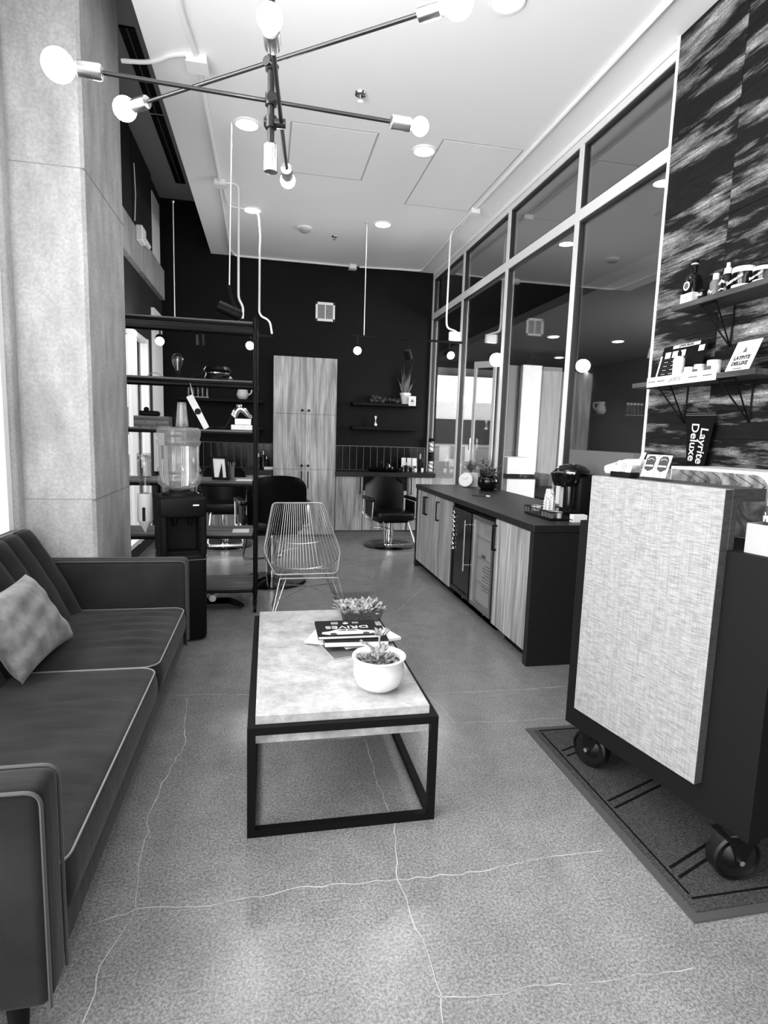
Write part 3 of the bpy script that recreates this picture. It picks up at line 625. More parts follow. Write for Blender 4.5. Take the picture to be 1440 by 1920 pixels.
# ======================= WIRE CHAIR ======================================
wc = thing('wire_chair', 'silver wire lounge chair with a flared basket seat behind the coffee table', 'chair', (.33, 4.45, 0))
yb, yf, ya = 4.85, 4.23, 4.50
TL, TR = at(511, 943, 1, yb), at(605, 943, 1, yb); AL, AR = at(494, 1033, 1, ya), at(638, 1033, 1, ya); FL_, FR_ = at(515, 1078, 1, yf), at(633, 1075, 1, yf)
rim = arc([TL*.5+TR*.5, TR, AR, FR_, FL_, AL, TL, TL*.5+TR*.5], 6, .04)
mk('rim', B().tube(rim[:-1], .0065, 8, closed=True), STEEL, wc)
zs = FL_.z-.02
def wire(t):            # t in -1..1
    s = (t+1)/2; top = TL.lerp(TR, s); fr_ = FL_.lerp(FR_, s); k = abs(t)**2.5
    side = (AL if t < 0 else AR); cx_ = (TL.x+TR.x)/2
    mid = Vector((cx_+(side.x-cx_)*t*(1 if t > 0 else -1)*1.0, 4.70, zs-.03)); mid = mid.lerp(side, k)
    m2_ = top.lerp(mid, .55)+Vector((0, .03, 0))*(1-k)
    m3_ = mid.lerp(fr_, .3)+Vector((0, 0, -.005))
    P = [top, m2_, mid, m3_, fr_]; out = []
    for i in range(4):
        p0 = P[max(i-1, 0)]; p1 = P[i]; p2 = P[i+1]; p3 = P[min(i+2, 4)]
        for j in range(5):
            u = j/5; out.append(.5*((2*p1)+(p2-p0)*u+(2*p0-5*p1+4*p2-p3)*u*u+(3*p1-p0-3*p2+p3)*u**3))
    return out+[fr_]
WR = [wire(-.94+1.88*k/26) for k in range(27)]
for wv in WR: mk('wire', B().tube(wv, .0028, 5), STEEL, wc)
for k in (6, 11, 13): mk('cross_wire', B().tube([AL.lerp(WR[0][k], .5) if k == 99 else wv[k] for wv in WR], .0035, 5), STEEL, wc)
zr = zs-.035
a = Vector((.10, 4.33, zr)); b_ = Vector((.54, 4.33, zr)); c = Vector((.13, 4.68, zr-.01)); d = Vector((.51, 4.68, zr-.01))
mk('seat_frame', B().tube([a, b_, d, c], .006, 6, closed=True), STEEL, wc)
for (top, ft) in ((a, (.02, 4.2, 0)), (b_, (.63, 4.2, 0)), (c, (.05, 4.85, 0)), (d, (.60, 4.85, 0))):
    mk('leg', B().tube([top, ft], .0065, 8), STEEL, wc); mk('leg', B().tube([Vector(top)+Vector((.05 if ft[0] < .3 else -.05, .03, 0)), ft], .0055, 8), STEEL, wc)
mk('brace', B().tube([(.07, 4.27, .2), (.33, 4.5, .25), (.57, 4.77, .2)], .005, 6).tube([(.58, 4.27, .2), (.33, 4.5, .25), (.08, 4.77, .2)], .005, 6), STEEL, wc)
# ======================= RACK ============================================
rk = thing('shelving_rack', 'tall black pipe rack with rough wooden shelves on casters', 'shelf', (-.55, 4.8, 0))
RX0, RX1, RY0, RY1 = -1.27, -.09, 4.66, 5.12
ZS = [2.265, 1.825, 1.445, 1.045, .63, .19]
for x in (RX0, RX1):
    for y in (RY0, RY1):
        q = B().cyl((x, y, .1), (x, y, 2.31), .015, 12)
        for z in ZS: q.cyl((x, y, z-.035), (x, y, z+.02), .021, 12)
        mk('post', q, BLK, rk)
        cs = mk('caster', B().lathe([(.013, .1), (.02, .085), (.012, .075), (.018, .06)], (x, y, 0), n=12).cyl((x-.012, y, .03), (x+.012, y, .03), .03, 18), BLK, rk)
for z in ZS:
    mk('shelf_rail', B().cyl((RX0, RY0, z-.015), (RX1, RY0, z-.015), .012, 10).cyl((RX0, RY1, z-.015), (RX1, RY1, z-.015), .012, 10).cyl((RX0, RY0, z-.015), (RX0, RY1, z-.015), .012, 10).cyl((RX1, RY0, z-.015), (RX1, RY1, z-.015), .012, 10), BLK, rk)
    for k in range(3): mk('shelf_board', B().box(RX0+.0, RX1-.016, RY0+.016+k*.144, RY0+.156+k*.144, z-.012, z+.012, bev=.003), WOODH, rk)
S2, S3, S4, S5 = 1.8385, 1.4585, 1.0585, .6435
def on(px, y, z): return at(px, 700, 1, y).x
# items on the rack
x = -.70
lb = thing('filament_lamp', 'clear teardrop filament bulb lamp on the upper rack shelf', 'lamp', (x, 4.8, S2))
x = at(333, 690, 1, 4.8).x; lb.location.x = x
mk('lamp_base', B().lathe([(.05, 0), (.05, .008), (.016, .012), (.016, .055), (.012, .06)], (x, 4.8, S2), n=18), BLK, lb)
mk('bulb_glass', B().lathe([(.014, .055), (.02, .075), (.04, .13), (.041, .15), (.028, .175), (.008, .188), (0, .19)], (x, 4.8, S2), n=20, cap=False), CLEARG, lb)
mk('filament', B().cyl((x, 4.8, S2+.06), (x, 4.8, S2+.15), .004), CHALK, lb)
cx_, cy_ = at(408, 690, 1, 4.8).x, 4.8
cp = thing('cap', 'shiny black flat cap with a strap on the upper rack shelf', 'hat', (cx_, cy_, S2))
mk('crown', B().lathe([(.095, 0), (.1, .02), (.085, .05), (.105, .075), (.09, .1), (.0, .11)], (cx_, cy_, S2), n=24, cap=False), LEATH, cp)
mk('band', B().lathe([(.088, .048), (.09, .06)], (cx_, cy_, S2), n=24, cap=False), CHROME, cp)
mk('visor', B().prism([(cx_+.05, cy_-.09, S2+.03), (cx_+.1, cy_-.05, S2+.03), (cx_+.12, cy_-.12, S2+.002), (cx_+.03, cy_-.14, S2+.002)], (0, 0, .004)), LEATH, cp)
mk('strap', B().tube([(cx_-.09, cy_-.02, S2+.06), (cx_-.14, cy_-.03, S2+.03), (cx_-.21, cy_-.03, S2+.004)], .005), LEATH, cp)
wxx = at(292, 695, 1, 4.8).x
solo('glasses', B().tube([(wxx-.05, 4.75, S2+.004), (wxx-.02, 4.75, S2+.03), (wxx+.02, 4.76, S2+.03), (wxx+.05, 4.77, S2+.004), (wxx+.15, 4.8, S2+.004)], .003), STEEL, 'pair of thin wire glasses lying on the upper rack shelf', 'glasses')
# wooden box with three panels on shelf 3
xa, xb = at(250, 790, 1, 4.72).x, at(316, 790, 1, 4.72).x
bx = thing('wooden_box', 'wooden box with three carved panels on the middle rack shelf', 'box', ((xa+xb)/2, 4.8, S3))
mk('box_body', B().box(xa, xb, 4.73, 4.9, S3, S3+.085), EDGE, bx, smooth=False)
for k in range(3): mk('panel', B().box(xa+(xb-xa)*k/3+.003, xa+(xb-xa)*(k+1)/3-.003, 4.722, 4.73, S3+.004, S3+.082, bev=.002), WOODH, bx)
solo('clipper_case', B().box(xa+.03, xb-.08, 4.77, 4.86, S3+.087, S3+.125, bev=.01).ball((xa+.08, 4.8, S3+.135), .02), BLK, 'dark case lying on the carved wooden box', 'case')
solo('bottle', B().lathe([(.016, 0), (.016, .07), (.007, .09), (.008, .12)], (xb+.03, 4.8, S3), n=12), BLK, 'small dark bottle beside the carved wooden box', 'bottle')
# straight razor prop
t0, t1 = at(355, 742, 1, 4.79), at(388, 803, 1, 4.79)
rz = thing('straight_razor', 'white folding razor standing open on the middle rack shelf', 'razor', (t1.x, 4.8, S3))
dv = (t1-t0); nrm = Vector((dv.z, 0, -dv.x)).normalized()*.026
mid = t0+dv*.48; low = Vector((t1.x-.004, 4.79, S3+.004))
mk('blade', B().slab(t0-nrm, mid-t0, nrm*2, (0, .012, 0)), CHALK, rz, smooth=False)
mk('handle', B().prism([mid-nrm*.9, mid+nrm*.9, low+nrm*.8, low-nrm*.9], (0, .02, 0)), CHALK, rz, smooth=False)
mk('pivot', B().cyl(mid+Vector((0, -.006, 0)), mid+Vector((0, .03, 0)), .024, 16), BLK, rz)
mk('guard', B().tube([t0-nrm, t0-nrm+Vector((-.01, 0, .05)), t0-nrm+Vector((-.02, 0, .12))], .004), CHALK, rz)
mk('stand', B().tube([mid+Vector((-.02, .02, 0)), (low.x-.09, 4.83, S3+.005)], .012), BLK, rz)
# statuette on a white book
xs, xe = at(434, 800, 1, 4.8).x, at(473, 800, 1, 4.8).x
wbk = solo('book', B().box(xs, xe, 4.74, 4.88, S3, S3+.04, bev=.003), PAPER, 'white book under the silver statuette on the rack', 'book')
stt = thing('statuette', 'shiny silver statuette of a reclining figure on a block', 'ornament', ((xs+xe)/2, 4.8, S3+.041))
z = S3+.041; xm = (xs+xe)/2
mk('plinth', B().box(xm-.055, xm+.07, 4.77, 4.85, z, z+.05, bev=.004), BRASS, stt)
mk('figure', B().tube([(xm-.055, 4.81, z+.06), (xm-.045, 4.81, z+.1), (xm-.015, 4.81, z+.13), (xm+.02, 4.81, z+.11), (xm+.05, 4.81, z+.075), (xm+.075, 4.81, z+.055)], [.018, .026, .03, .026, .02, .01], 10).ball((xm-.02, 4.8, z+.145), .022).tube([(xm-.06, 4.79, z+.11), (xm-.075, 4.79, z+.08), (xm-.05, 4.79, z+.055)], .01), CHROME, stt, ang=70)
solo('hook_ornament', B().tube([(xs-.1, 4.78, S3+.008), (xs-.05, 4.78, S3+.008), (xs-.02, 4.78, S3+.05), (xs+.005, 4.775, S3+.1)], .009), BLK, 'curved black hook ornament beside the white book on the rack', 'ornament')
# picture frame on shelf 4
c0 = at(397, 905, 1, 4.76); pf = thing('picture_frame', 'tilted black picture frame with a pale mat on the rack shelf', 'picture frame', (c0.x, 4.8, S4))
ux = Vector((.93, -.25, .0)).normalized(); uz = (Vector((-.10, .28, .95))).normalized(); n_ = ux.cross(uz)
o_ = Vector((at(399, 903, 1, 4.75).x, 4.75, S4+.004)); Wd, Hd = .135, .19
q = B()
for a in ((0, Wd, 0, .018), (0, Wd, Hd-.018, Hd), (0, .018, .018, Hd-.018), (Wd-.018, Wd, .018, Hd-.018)): q.slab(o_+ux*a[0]+uz*a[2], ux*(a[1]-a[0]), uz*(a[3]-a[2]), n_*.02)
mk('frame', q, BLK, pf, smooth=False); mk('mat_board', B().slab(o_+ux*.018+uz*.018+n_*.004, ux*(Wd-.036), uz*(Hd-.036), n_*.002), PAPER, pf, smooth=False)
mk('photograph', B().slab(o_+ux*.034+uz*.04+n_*.0018, ux*(Wd-.068), uz*(Hd-.08), n_*.002), GREYP, pf, smooth=False)
mk('easel_back', B().prism([o_+ux*.05+n_*.021, o_+ux*.09+n_*.021, o_+ux*.09+uz*.13+n_*.021], (0, .05, -.0)), BLK, pf, smooth=False)
xx = at(434, 890, 1, 4.85).x
pc = thing('tool_cup', 'grey cup with small shiny tools behind the picture frame', 'cup', (xx, 4.88, S4)); mk('cup', B().lathe([(.02, 0), (.024, .1)], (xx, 4.88, S4), n=16), GREYP, pc)
for k in range(4): mk('tool', B().cyl((xx-.01+k*.007, 4.88, S4+.08), (xx-.03+k*.02, 4.87, S4+.14), .003), CHROME, pc)
for (px, y, lbx) in ((455, 4.75, 'white leaflet lying at the right end of the rack shelf'),):
    a = at(px, 905, 1, y).x; solo('leaflet', B().box(a-.05, a+.07, 4.72, 4.86, S4, S4+.004), PAPER, lbx, 'paper', smooth=False)
solo('leaflet', B().box(-.27, -.14, 4.72, 4.88, S5, S5+.004), PAPER, 'pale leaflet on the second lowest rack shelf', 'paper', smooth=False)
xx = at(271, 880, 1, 4.8).x
dsp = thing('glass_jar', 'clear lidded glass jar at the left of the rack shelf beside the column', 'jar', (xx, 4.8, S4)); mk('jar', B().lathe([(.045, 0), (.05, .02), (.05, .13), (.03, .15)], (xx, 4.8, S4), n=20), CLEAR, dsp); mk('lid', B().lathe([(.048, .15), (.05, .175), (.02, .185)], (xx, 4.8, S4), n=20), CHALK, dsp)
# skateboard on the floor under the rack
skx = -.42
sk = thing('skateboard', 'dark skateboard lying wheels up on the floor under the rack', 'skateboard', (skx, 4.8, 0))
def skf(a, b_):
    u = a*2-1; x = skx-.12+u*.36; zz = .062-max(0, abs(u)-.68)*.15; wdt = .09*math.sqrt(max(0.01, 1-max(0, (abs(u)-.75)/.27)**2))
    return Vector((x, 4.80+(b_*2-1)*wdt, zz))
q = B(); q.grid(skf, 30, 7); 
r_ = bmesh.ops.solidify(q.bm, geom=q.bm.faces[:], thickness=.01); mk('deck', q, BLK, sk)
xw = at(400, 1118, 1, 4.8).x
for xk in (xw-.4, xw):
    tk = mk('truck', B().box(xk-.02, xk+.02, 4.77, 4.83, .07, .1).cyl((xk, 4.73, .105), (xk, 4.87, .105), .006), BRASS, sk)
    for yk in (4.725, 4.86): mk('wheel', B().lathe([(.02, 0), (.028, .004), (.028, .028), (.02, .032)], (xk, yk-.012, .105), (0, 1, 0), 18), CHALK, sk)
# ======================= WATER DISPENSER =================================
DX, DY = -.585, 4.15
wd = thing('water_dispenser', 'black floor standing water dispenser beside the sofa arm', 'water dispenser', (DX, DY, 0))
RM = Matrix.Translation((DX, DY, 0)) @ Matrix.Rotation(radians(16), 4, 'Z')
mk('cabinet', B().box(-.15, .15, -.16, .16, .01, .62, bev=.03, seg=3, M=RM).box(-.15, -.1, -.16, .16, .60, .97, bev=.012, M=RM).box(.1, .15, -.16, .16, .60, .97, bev=.012, M=RM).box(-.12, .12, -.03, .16, .6, .97, M=RM), BLK, wd)
mk('hood', B().box(-.152, .152, -.165, .162, .86, 1.005, bev=.025, seg=3, M=RM), BLK, wd)
mk('collar', B().lathe([(.12, 1.0), (.115, 1.02), (.07, 1.03), (.07, 1.04)], (DX, DY, 0), n=28), BLK, wd)
mk('drip_tray', B().box(-.1, .1, -.15, -.03, .61, .635, bev=.004, M=RM), BLK, wd)
for k in (-.05, .05): mk('tap', B().lathe([(.018, 0), (.014, -.05), (.009, -.06)], RM @ Vector((k, -.1, .86)), n=12), BLKG, wd)
mk('tap_light', B().box(.06, .10, -.167, -.164, .945, .955, bev=.002, M=RM), PAPER, wd)
mk('seam_line', B().box(-.151, .151, -.161, .161, .575, .58, M=RM), GREYP, wd)
jg = thing('water_jug', 'clear ribbed five gallon water jug upside down on the black dispenser', 'water bottle', (DX, DY, 1.04))
prof = [(.03, 0), (.035, .012), (.11, .02), (.137, .045), (.139, .09), (.128, .105), (.128, .115), (.139, .13), (.139, .14), (.128, .155), (.13, .30), (.14, .315), (.14, .33), (.13, .345), (.139, .365), (.14, .40), (.128, .42), (.10, .424)]
mk('jug_shell', B().lathe([(r*1.015, h) for r, h in prof], (DX, DY, 1.04), n=48), JUG, jg, ang=70)
mk('water', B().lathe([(.1, .024), (.12, .05), (.124, .1), (.124, .30), (.001, .3)], (DX, DY, 1.04), n=48), WATER, jg, ang=70)
CXp = at(341, 780, 1, DY).x
for k in range(3): solo('plastic_cup', B().lathe([(.042-.002*k, .0+.02*k), (.028, .13+.016*k)], (CXp, DY, 1.467+.0), n=24), JUG, ['outermost clear plastic cup of the upturned stack on the water jug', 'middle clear plastic cup of the upturned stack on the jug', 'top clear plastic cup peeking above the upturned stack'][k], 'cup', 'stack of clear cups on the jug')
kx = at(272, 950, 1, 4.05).x
cd_ = thing('cup_dispenser', 'white cone cup dispenser tube hanging left of the black water dispenser', 'cup dispenser', (kx, 4.05, .8))
zA, zB, zM = at(272, 925, 1, 4.05).z, at(277, 998, 1, 4.05).z, at(277, 975, 1, 4.05).z
mk('holder', B().lathe([(.046, zA), (.05, zM), (.044, zM-.01), (.004, zB)], (kx, 4.05, 0), n=24), PLAST, cd_)
mk('slot', B().box(kx-.008, kx+.01, 4.05-.053, 4.05-.046, zM-.0, zM+.09), BLK, cd_, smooth=False)
zT = at(270, 852, 1, 4.05).z
mk('clear_tube', B().lathe([(.03, zA), (.03, zA+.1), (.045, zA+.13), (.045, zT), (.04, zT+.01)], (kx, 4.05, 0), n=24), CLEAR, cd_)
mk('mount_arm', B().box(kx+.03, -.72, 4.08, 4.1, zA-.03, zA+.0), BLK, cd_, smooth=False)
# ======================= BACK CABINETS ===================================
tcb = thing('tall_cabinet', 'tall pale wood double cabinet against the black back wall', 'cabinet', (.52, 8.45, 0))
x0, x1, yf = .084, .951, 8.181
mk('carcass', B().box(x0, x1, yf+.02, YW-.016, .0, 2.48), EDGE, tcb, smooth=False)
def door(par, xa, xb, za, zb, y, kind, hx, hz):
    d = mk('door', B().box(xa+.0015, xb-.0015, y, y+.019, za+.0015, zb-.0015, bev=.001), WOOD, par, smooth=False)
    if kind == 'knob': mk('knob', B().lathe([(.008, 0), (.008, .012), (.017, .018), (.017, .028), (.012, .032)], (hx, y, hz), (0, -1, 0), 16), BLK, d)
    if kind == 'bar': mk('handle', B().box(hx-.007, hx+.007, y-.032, y-.022, hz-.12, hz+.12).box(hx-.006, hx+.006, y-.025, y, hz-.12, hz-.108).box(hx-.006, hx+.006, y-.025, y, hz+.108, hz+.12), BLK, d, smooth=False)
    return d
mx_ = .52
for za, zb, kd, hz in ((1.712, 2.48, 'knob', 1.76), (.947, 1.712, 'knob', 1.0), (.02, .947, 'bar', .80)):
    door(tcb, x0, mx_, za, zb, yf, kd, mx_-.045, hz); door(tcb, mx_, x1, za, zb, yf, kd, mx_+.045, hz)
bcb = thing('base_cabinet', 'low pale wood cabinets under the black counter at the back right', 'cabinet', (1.7, 8.45, 0))
mk('carcass', B().box(.955, 2.40, yf+.02, YW-.016, .09, .86).box(.96, 2.40, yf+.06, YW-.05, 0, .09), EDGE, bcb, smooth=False)
door(bcb, .96, 1.345, .08, .86, yf, 'bar', 1.31, .73); door(bcb, 1.36, 2.0, .08, .66, yf+.01, None, 0, 0); door(bcb, 2.02, 2.4, .08, .86, yf, 'bar', 2.06, .73)
mk('sink_panel', B().box(1.36, 2.0, yf, yf+.019, .665, .86), BLK, bcb, smooth=False)
ctp = solo('counter_top', B().box(.955, 2.42, yf-.03, YW-.016, .862, .925, bev=.003), COUNTER, 'black counter top at the back right behind the barber chair', 'counter', smooth=False)
lcb = thing('base_cabinet', 'low wood cabinets at the back left seen through the rack', 'cabinet', (-.6, 8.45, 0))
mk('carcass', B().box(-1.4, .07, yf+.02, YW-.016, 0, .86), EDGE, lcb, smooth=False)
for k in range(3): door(lcb, -1.38+k*.48, -.905+k*.48, .08, .86, yf, 'bar', -.95+k*.48, .73)
solo('counter_top', B().box(-1.41, .078, yf-.03, YW-.016, .862, .925, bev=.003), COUNTER, 'black counter top at the back left behind the rack', 'counter', smooth=False)
def wshelf(nm, lab, xa, xb, z, y0=8.48):
    return solo(nm, B().box(xa, xb, y0, YW, z-.045, z, bev=.003), BLK, lab, 'shelf', 'black floating shelves on the back wall', smooth=False)
wshelf('floating_shelf', 'upper black floating shelf at the back right holding a snake plant', 1.22, 2.22, 1.925)
wshelf('floating_shelf', 'lower black floating shelf at the back right', 1.22, 2.22, 1.575)
z1s = at(400, 746, 1, 8.48).z
wshelf('floating_shelf', 'upper black floating shelf at the back left behind the rack', -1.2, -.05, z1s)
wshelf('floating_shelf', 'lower black floating shelf at the back left behind the rack', -1.0, -.05, 1.52)
# test tube rack and pitcher
a, b_ = at(353, 742, 1, 8.55).x, at(388, 742, 1, 8.55).x
tt_ = thing('test_tube_rack', 'row of five tall clear tubes with white caps on the back left shelf', 'tube rack', ((a+b_)/2, 8.58, z1s))
mk('rack_base', B().box(a-.02, b_+.02, 8.55, 8.62, z1s, z1s+.012), PLAST, tt_, smooth=False)
for k in range(5):
    x = a+(b_-a)*k/4; tb = mk('tube', B().lathe([(.016, .012), (.018, .17)], (x, 8.585, z1s), n=12), CLEAR, tt_); mk('tube_cap', B().lathe([(.02, .17), (.02, .205)], (x, 8.585, z1s), n=12), CHALK, tb)
px_ = at(455, 733, 1, 8.58).x
pt = thing('pitcher', 'white ceramic pitcher on the back left floating shelf', 'pitcher', (px_, 8.59, z1s))
mk('pitcher_body', B().lathe([(.05, 0), (.075, .03), (.085, .07), (.07, .12), (.055, .15), (.065, .2), (.058, .2), (.048, .15), (.06, .11), (.0, .02)], (px_, 8.59, z1s), n=26, cap=False), CHALK, pt, ang=60)
mk('handle', B().tube(arc([(px_+.06, 8.59, z1s+.18), (px_+.13, 8.59, z1s+.185), (px_+.12, 8.59, z1s+.09), (px_+.07, 8.59, z1s+.06)], 6, .05), .011), CHALK, pt)
# snake plant, card, dark wreath, small bottle on right shelves
sx_ = at(760, 745, 1, 8.6).x
sp = thing('snake_plant', 'snake plant in a small white pot on the upper back right shelf', 'plant', (sx_, 8.6, 1.926))
mk('pot', B().lathe([(.055, 0), (.075, .13), (.085, .13), (.085, .165), (.07, .165), (.06, .14), (0, .14)], (sx_, 8.6, 1.926), n=24, cap=False), CHALK, sp, ang=50)
for k, (dx, dy, hgt) in enumerate(((-.06, 0, .34), (-.03, .02, .40), (.0, -.01, .26), (.03, 0, .3), (.075, .01, .40), (-.1, .0, .22), (.11, 0, .2), (-.02, -.02, .22))):
    hgt *= 1.15; q = B()
    def lf(a, b_, dx=dx, dy=dy, hgt=hgt):
        wdt = .022*math.sin(min(1, .15+a*1.1)*pi*.93)+.001
        return Vector((sx_+dx*.3+dx*a**1.4+(b_-.5)*2*wdt, 8.6+dy+.012*abs(b_-.5)*2, 2.06+hgt*a))
    q.grid(lf, 9, 5); mk('leaf', q, LEAFD, sp, ang=80)
cxx = at(772, 750, 1, 8.5).x
cdd = solo('card', B().box(cxx-.055, cxx+.055, 8.462, 8.466, 1.90, 2.04), PAPER, 'small white card propped on the front of the upper back right shelf', 'card', smooth=False)
mk('print', B().box(cxx-.025, cxx+.025, 8.460, 8.4625, 1.925, 1.93).prism([(cxx-.03, 8.460, 1.955), (cxx+.03, 8.460, 1.955), (cxx, 8.460, 2.0)], (0, .002, 0)), GREYP, cdd, smooth=False)
wx_ = at(715, 750, 1, 8.6).x
wr_ = thing('dried_arrangement', 'low mound of dark dried foliage along the upper back right shelf', 'plant', (wx_, 8.6, 1.926))
rn = random.Random(4)
for k in range(26):
    u = k/25; mk('clump', B().ball((wx_-.16+u*.44, 8.6+rn.uniform(-.03, .03), 1.95+rn.uniform(.0, .06)*(1.4-u)), rn.uniform(.025, .045), 8, 5), INK, wr_, ang=60)
bx_ = at(704, 790, 1, 8.6).x
bt = thing('bottle', 'small glinting glass bottle on the lower back right shelf', 'bottle', (bx_, 8.6, 1.576)); mk('glass', B().lathe([(.03, 0), (.035, .01), (.03, .06), (.012, .09), (.012, .13)], (bx_, 8.6, 1.576), n=16), CHROME, bt); mk('stopper', B().ball((bx_, 8.6, 1.72), .02, 10, 6), CHALK, bt)
# counter items right
for k, px in enumerate((758, 768, 777)):
    x = at(px, 870, 1, 8.55).x; o = solo('card_display', B().slab((x-.037, 8.56-.02*k, .926), (.07, .0, 0), (0, .03, .2), (0, .004, 0)), PAPER, ['left white printed leaflet standing on the back counter', 'middle white printed leaflet standing on the back counter', 'right white printed leaflet standing on the back counter'][k], 'leaflet', 'three white leaflets on the back counter', smooth=False)
    mk('print', B().slab((x-.03, 8.558-.02*k, .95), (.055, 0, 0), (0, .012, .06), (0, .002, 0)), GREYP, o, smooth=False)
for k, (px, hh_, mm) in enumerate(((753, .1, BLK), (761, .14, BLK), (770, .1, BLK), (779, .08, CHALK), (787, .27, BLK), (791, .09, CHALK))):
    x = at(px, 880, 1, 8.4).x
    o = thing('bottle', ['squat black bottle leftmost before the white leaflets', 'black pump bottle before the left leaflet', 'black bottle before the middle leaflet', 'small white jar before the right leaflet', 'tall slim dark bottle with pale top by the barber pole', 'short white bottle rightmost on the back counter'][k], 'bottle', (x, 8.4, .926), 'bottles on the back right counter')
    mk('body', B().lathe([(.022, 0), (.024, .01), (.024, hh_*.6), (.01, hh_*.72)], (x, 8.4, .926), n=14), mm, o); mk('cap', B().lathe([(.01, hh_*.72), (.012, hh_)], (x, 8.4, .926), n=12), PLAST if mm is BLK else BLK, o)
x = at(728, 888, 1, 8.45).x
fa = thing('faucet', 'small chrome faucet over the back sink', 'faucet', (x, 8.5, .926)); mk('spout', B().tube(arc([(x, 8.55, .926), (x, 8.55, 1.03), (x, 8.4, 1.03), (x, 8.4, .98)], 5, .04), .012), CHROME, fa); mk('lever', B().cyl((x+.07, 8.5, .926), (x+.07, 8.5, .99), .014), CHROME, fa)
solo('wash_basin', B().lathe([(.22, -.0), (.26, .04), (.25, .045), (.2, .012), (0, .008)], (1.7, 8.42, .926), n=30, cap=False), BLKG, 'black wash basin rim on the back counter', 'basin')
for k, (px, hh_) in enumerate(((485, .22), (494, .26), (500, .18))):
    x = at(px, 880, 1, 8.4).x
    o = thing('bottle', ['dark bottle by the rack post on the back left counter', 'tall dark bottle with silver cap beside the tall cabinet', 'short dark bottle nearest the tall cabinet'][k], 'bottle', (x, 8.4, .926), 'bottles on the back left counter')
    mk('body', B().lathe([(.03, 0), (.03, hh_*.65), (.012, hh_*.78)], (x, 8.4, .926), n=14), BLKG, o); mk('cap', B().lathe([(.013, hh_*.78), (.013, hh_)], (x, 8.4, .926), n=12), BRASS, o)
x = at(503, 892, 1, 8.35).x
solo('towel', B().box(x-.06, x+.09, 8.25, 8.4, .926, .965, bev=.012, seg=2), CHALK, 'folded white towel beside the tall cabinet on the back left counter', 'towel')
# barber pole sign in the back right corner
bp_ = thing('barber_pole', 'striped barber pole on the wall beside the glass partition', 'barber pole', (2.33, 8.6, 1.0))
xb_ = at(808, 858, 1, 8.6).x; za, zb = at(808, 884, 1, 8.6).z, at(808, 828, 1, 8.6).z
mk('cylinder', B().cyl((xb_, 8.6, za), (xb_, 8.6, zb), .036, 24), CHALK, bp_)
for k in range(7):
    zz = za+.02+(zb-za)*k/7
    q = B(); q.tube([(xb_+.0375*cos(t_/8*pi-pi), 8.6+.0375*sin(t_/8*pi-pi), zz+.055*(1-t_/8)) for t_ in range(9)], .007, 5); mk('stripe', q, INK, bp_)
mk('end_cap', B().cyl((xb_, 8.6, za-.05), (xb_, 8.6, za), .045, 20).cyl((xb_, 8.6, zb), (xb_, 8.6, zb+.05), .045, 20).cyl((xb_, 8.6, (za+zb)/2-.07), (xb_, 8.6, (za+zb)/2+.07), .041, 20), BLK, bp_)
mk('wall_bracket', B().box(xb_-.02, xb_+.02, 8.6, YW-.014, za-.04, za-.01), BLK, bp_, smooth=False)
# ======================= BARBER CHAIRS ===================================
def barber_chair(label, loc, rz, h):
    t = thing('barber_chair', label, 'barber chair', (0, 0, 0), 'black barber chairs')   # faces -Y
    mk('base_plate', B().lathe([(.34, 0), (.34, .012), (.3, .025), (.12, .035), (.08, .05)], n=40), BLKG, t)
    mk('column', B().lathe([(.055, .05), (.055, .2), (.045, .2), (.045, .4+h), (.09, .41+h), (.09, .43+h)], n=24), CHROME, t)
    mk('pump_lever', B().tube([(.05, .0, .22), (-.15, -.12, .27), (-.3, -.16, .28), (-.32, -.22, .26)], .008), CHROME, t)
    mk('under_frame', B().box(-.2, .2, -.2, .2, .42+h, .45+h), BLK, t, smooth=False)
    mk('seat', B().box(-.25, .25, -.27, .24, .45+h, .56+h, bev=.035, seg=4), LEATH, t)
    def bf(a, b_):
        u = a*2-1; z = .50+h+.46*b_; w_ = .26+.02*sin(b_*pi)-.05*max(0, (b_-.8)/.2)**2
        return Vector((u*w_, .24+.07*b_-.045*(1-abs(u)**2.5)*0+.05*u*u*-1, z+.03*b_*(1-u*u)))
    q = B(); q.grid(bf, 21, 15); bmesh.ops.solidify(q.bm, geom=q.bm.faces[:], thickness=-.07); mk('backrest', q, LEATH, t, ang=75)
    for s in (-1, 1):
        mk('armrest', B().box(s*.30-.035, s*.30+.035, -.22, .2, .70+h, .745+h, bev=.018, seg=3), LEATH, t)
        mk('arm_frame', B().tube(arc([(s*.31, .18, .70+h), (s*.31, .2, .47+h), (s*.31, -.2, .45+h), (s*.31, -.22, .70+h)], 5, .07), .011), CHROME, t)
        mk('side_panel', B().box(s*.285-.008, s*.285+.008, -.16, .16, .5+h, .69+h, bev=.004), LEATH, t)
    mk('footrest', B().tube(arc([(-.17, -.24, .45+h), (-.21, -.42, .08+max(h, 0)), (.21, -.42, .08+max(h, 0)), (.17, -.24, .45+h)], 6, .05), .011), CHROME, t)
    mk('foot_plate', B().box(-.2, .2, -.45, -.39, .066+max(h, 0), .09+max(h, 0)), CHROME, t, smooth=False)
    t.location = loc; t.rotation_euler = (0, 0, radians(rz)); return t
barber_chair('black vinyl barber chair facing out in front of the back right counter', (1.60, 7.45, 0), 8, -.09)
barber_chair('black barber chair at the back left seen through the rack', (-.52, 7.55, 0), 5, 0)
barber_chair('black barber chair turned away between the rack and the wire chair', (.05, 5.66, 0), 192, .07)
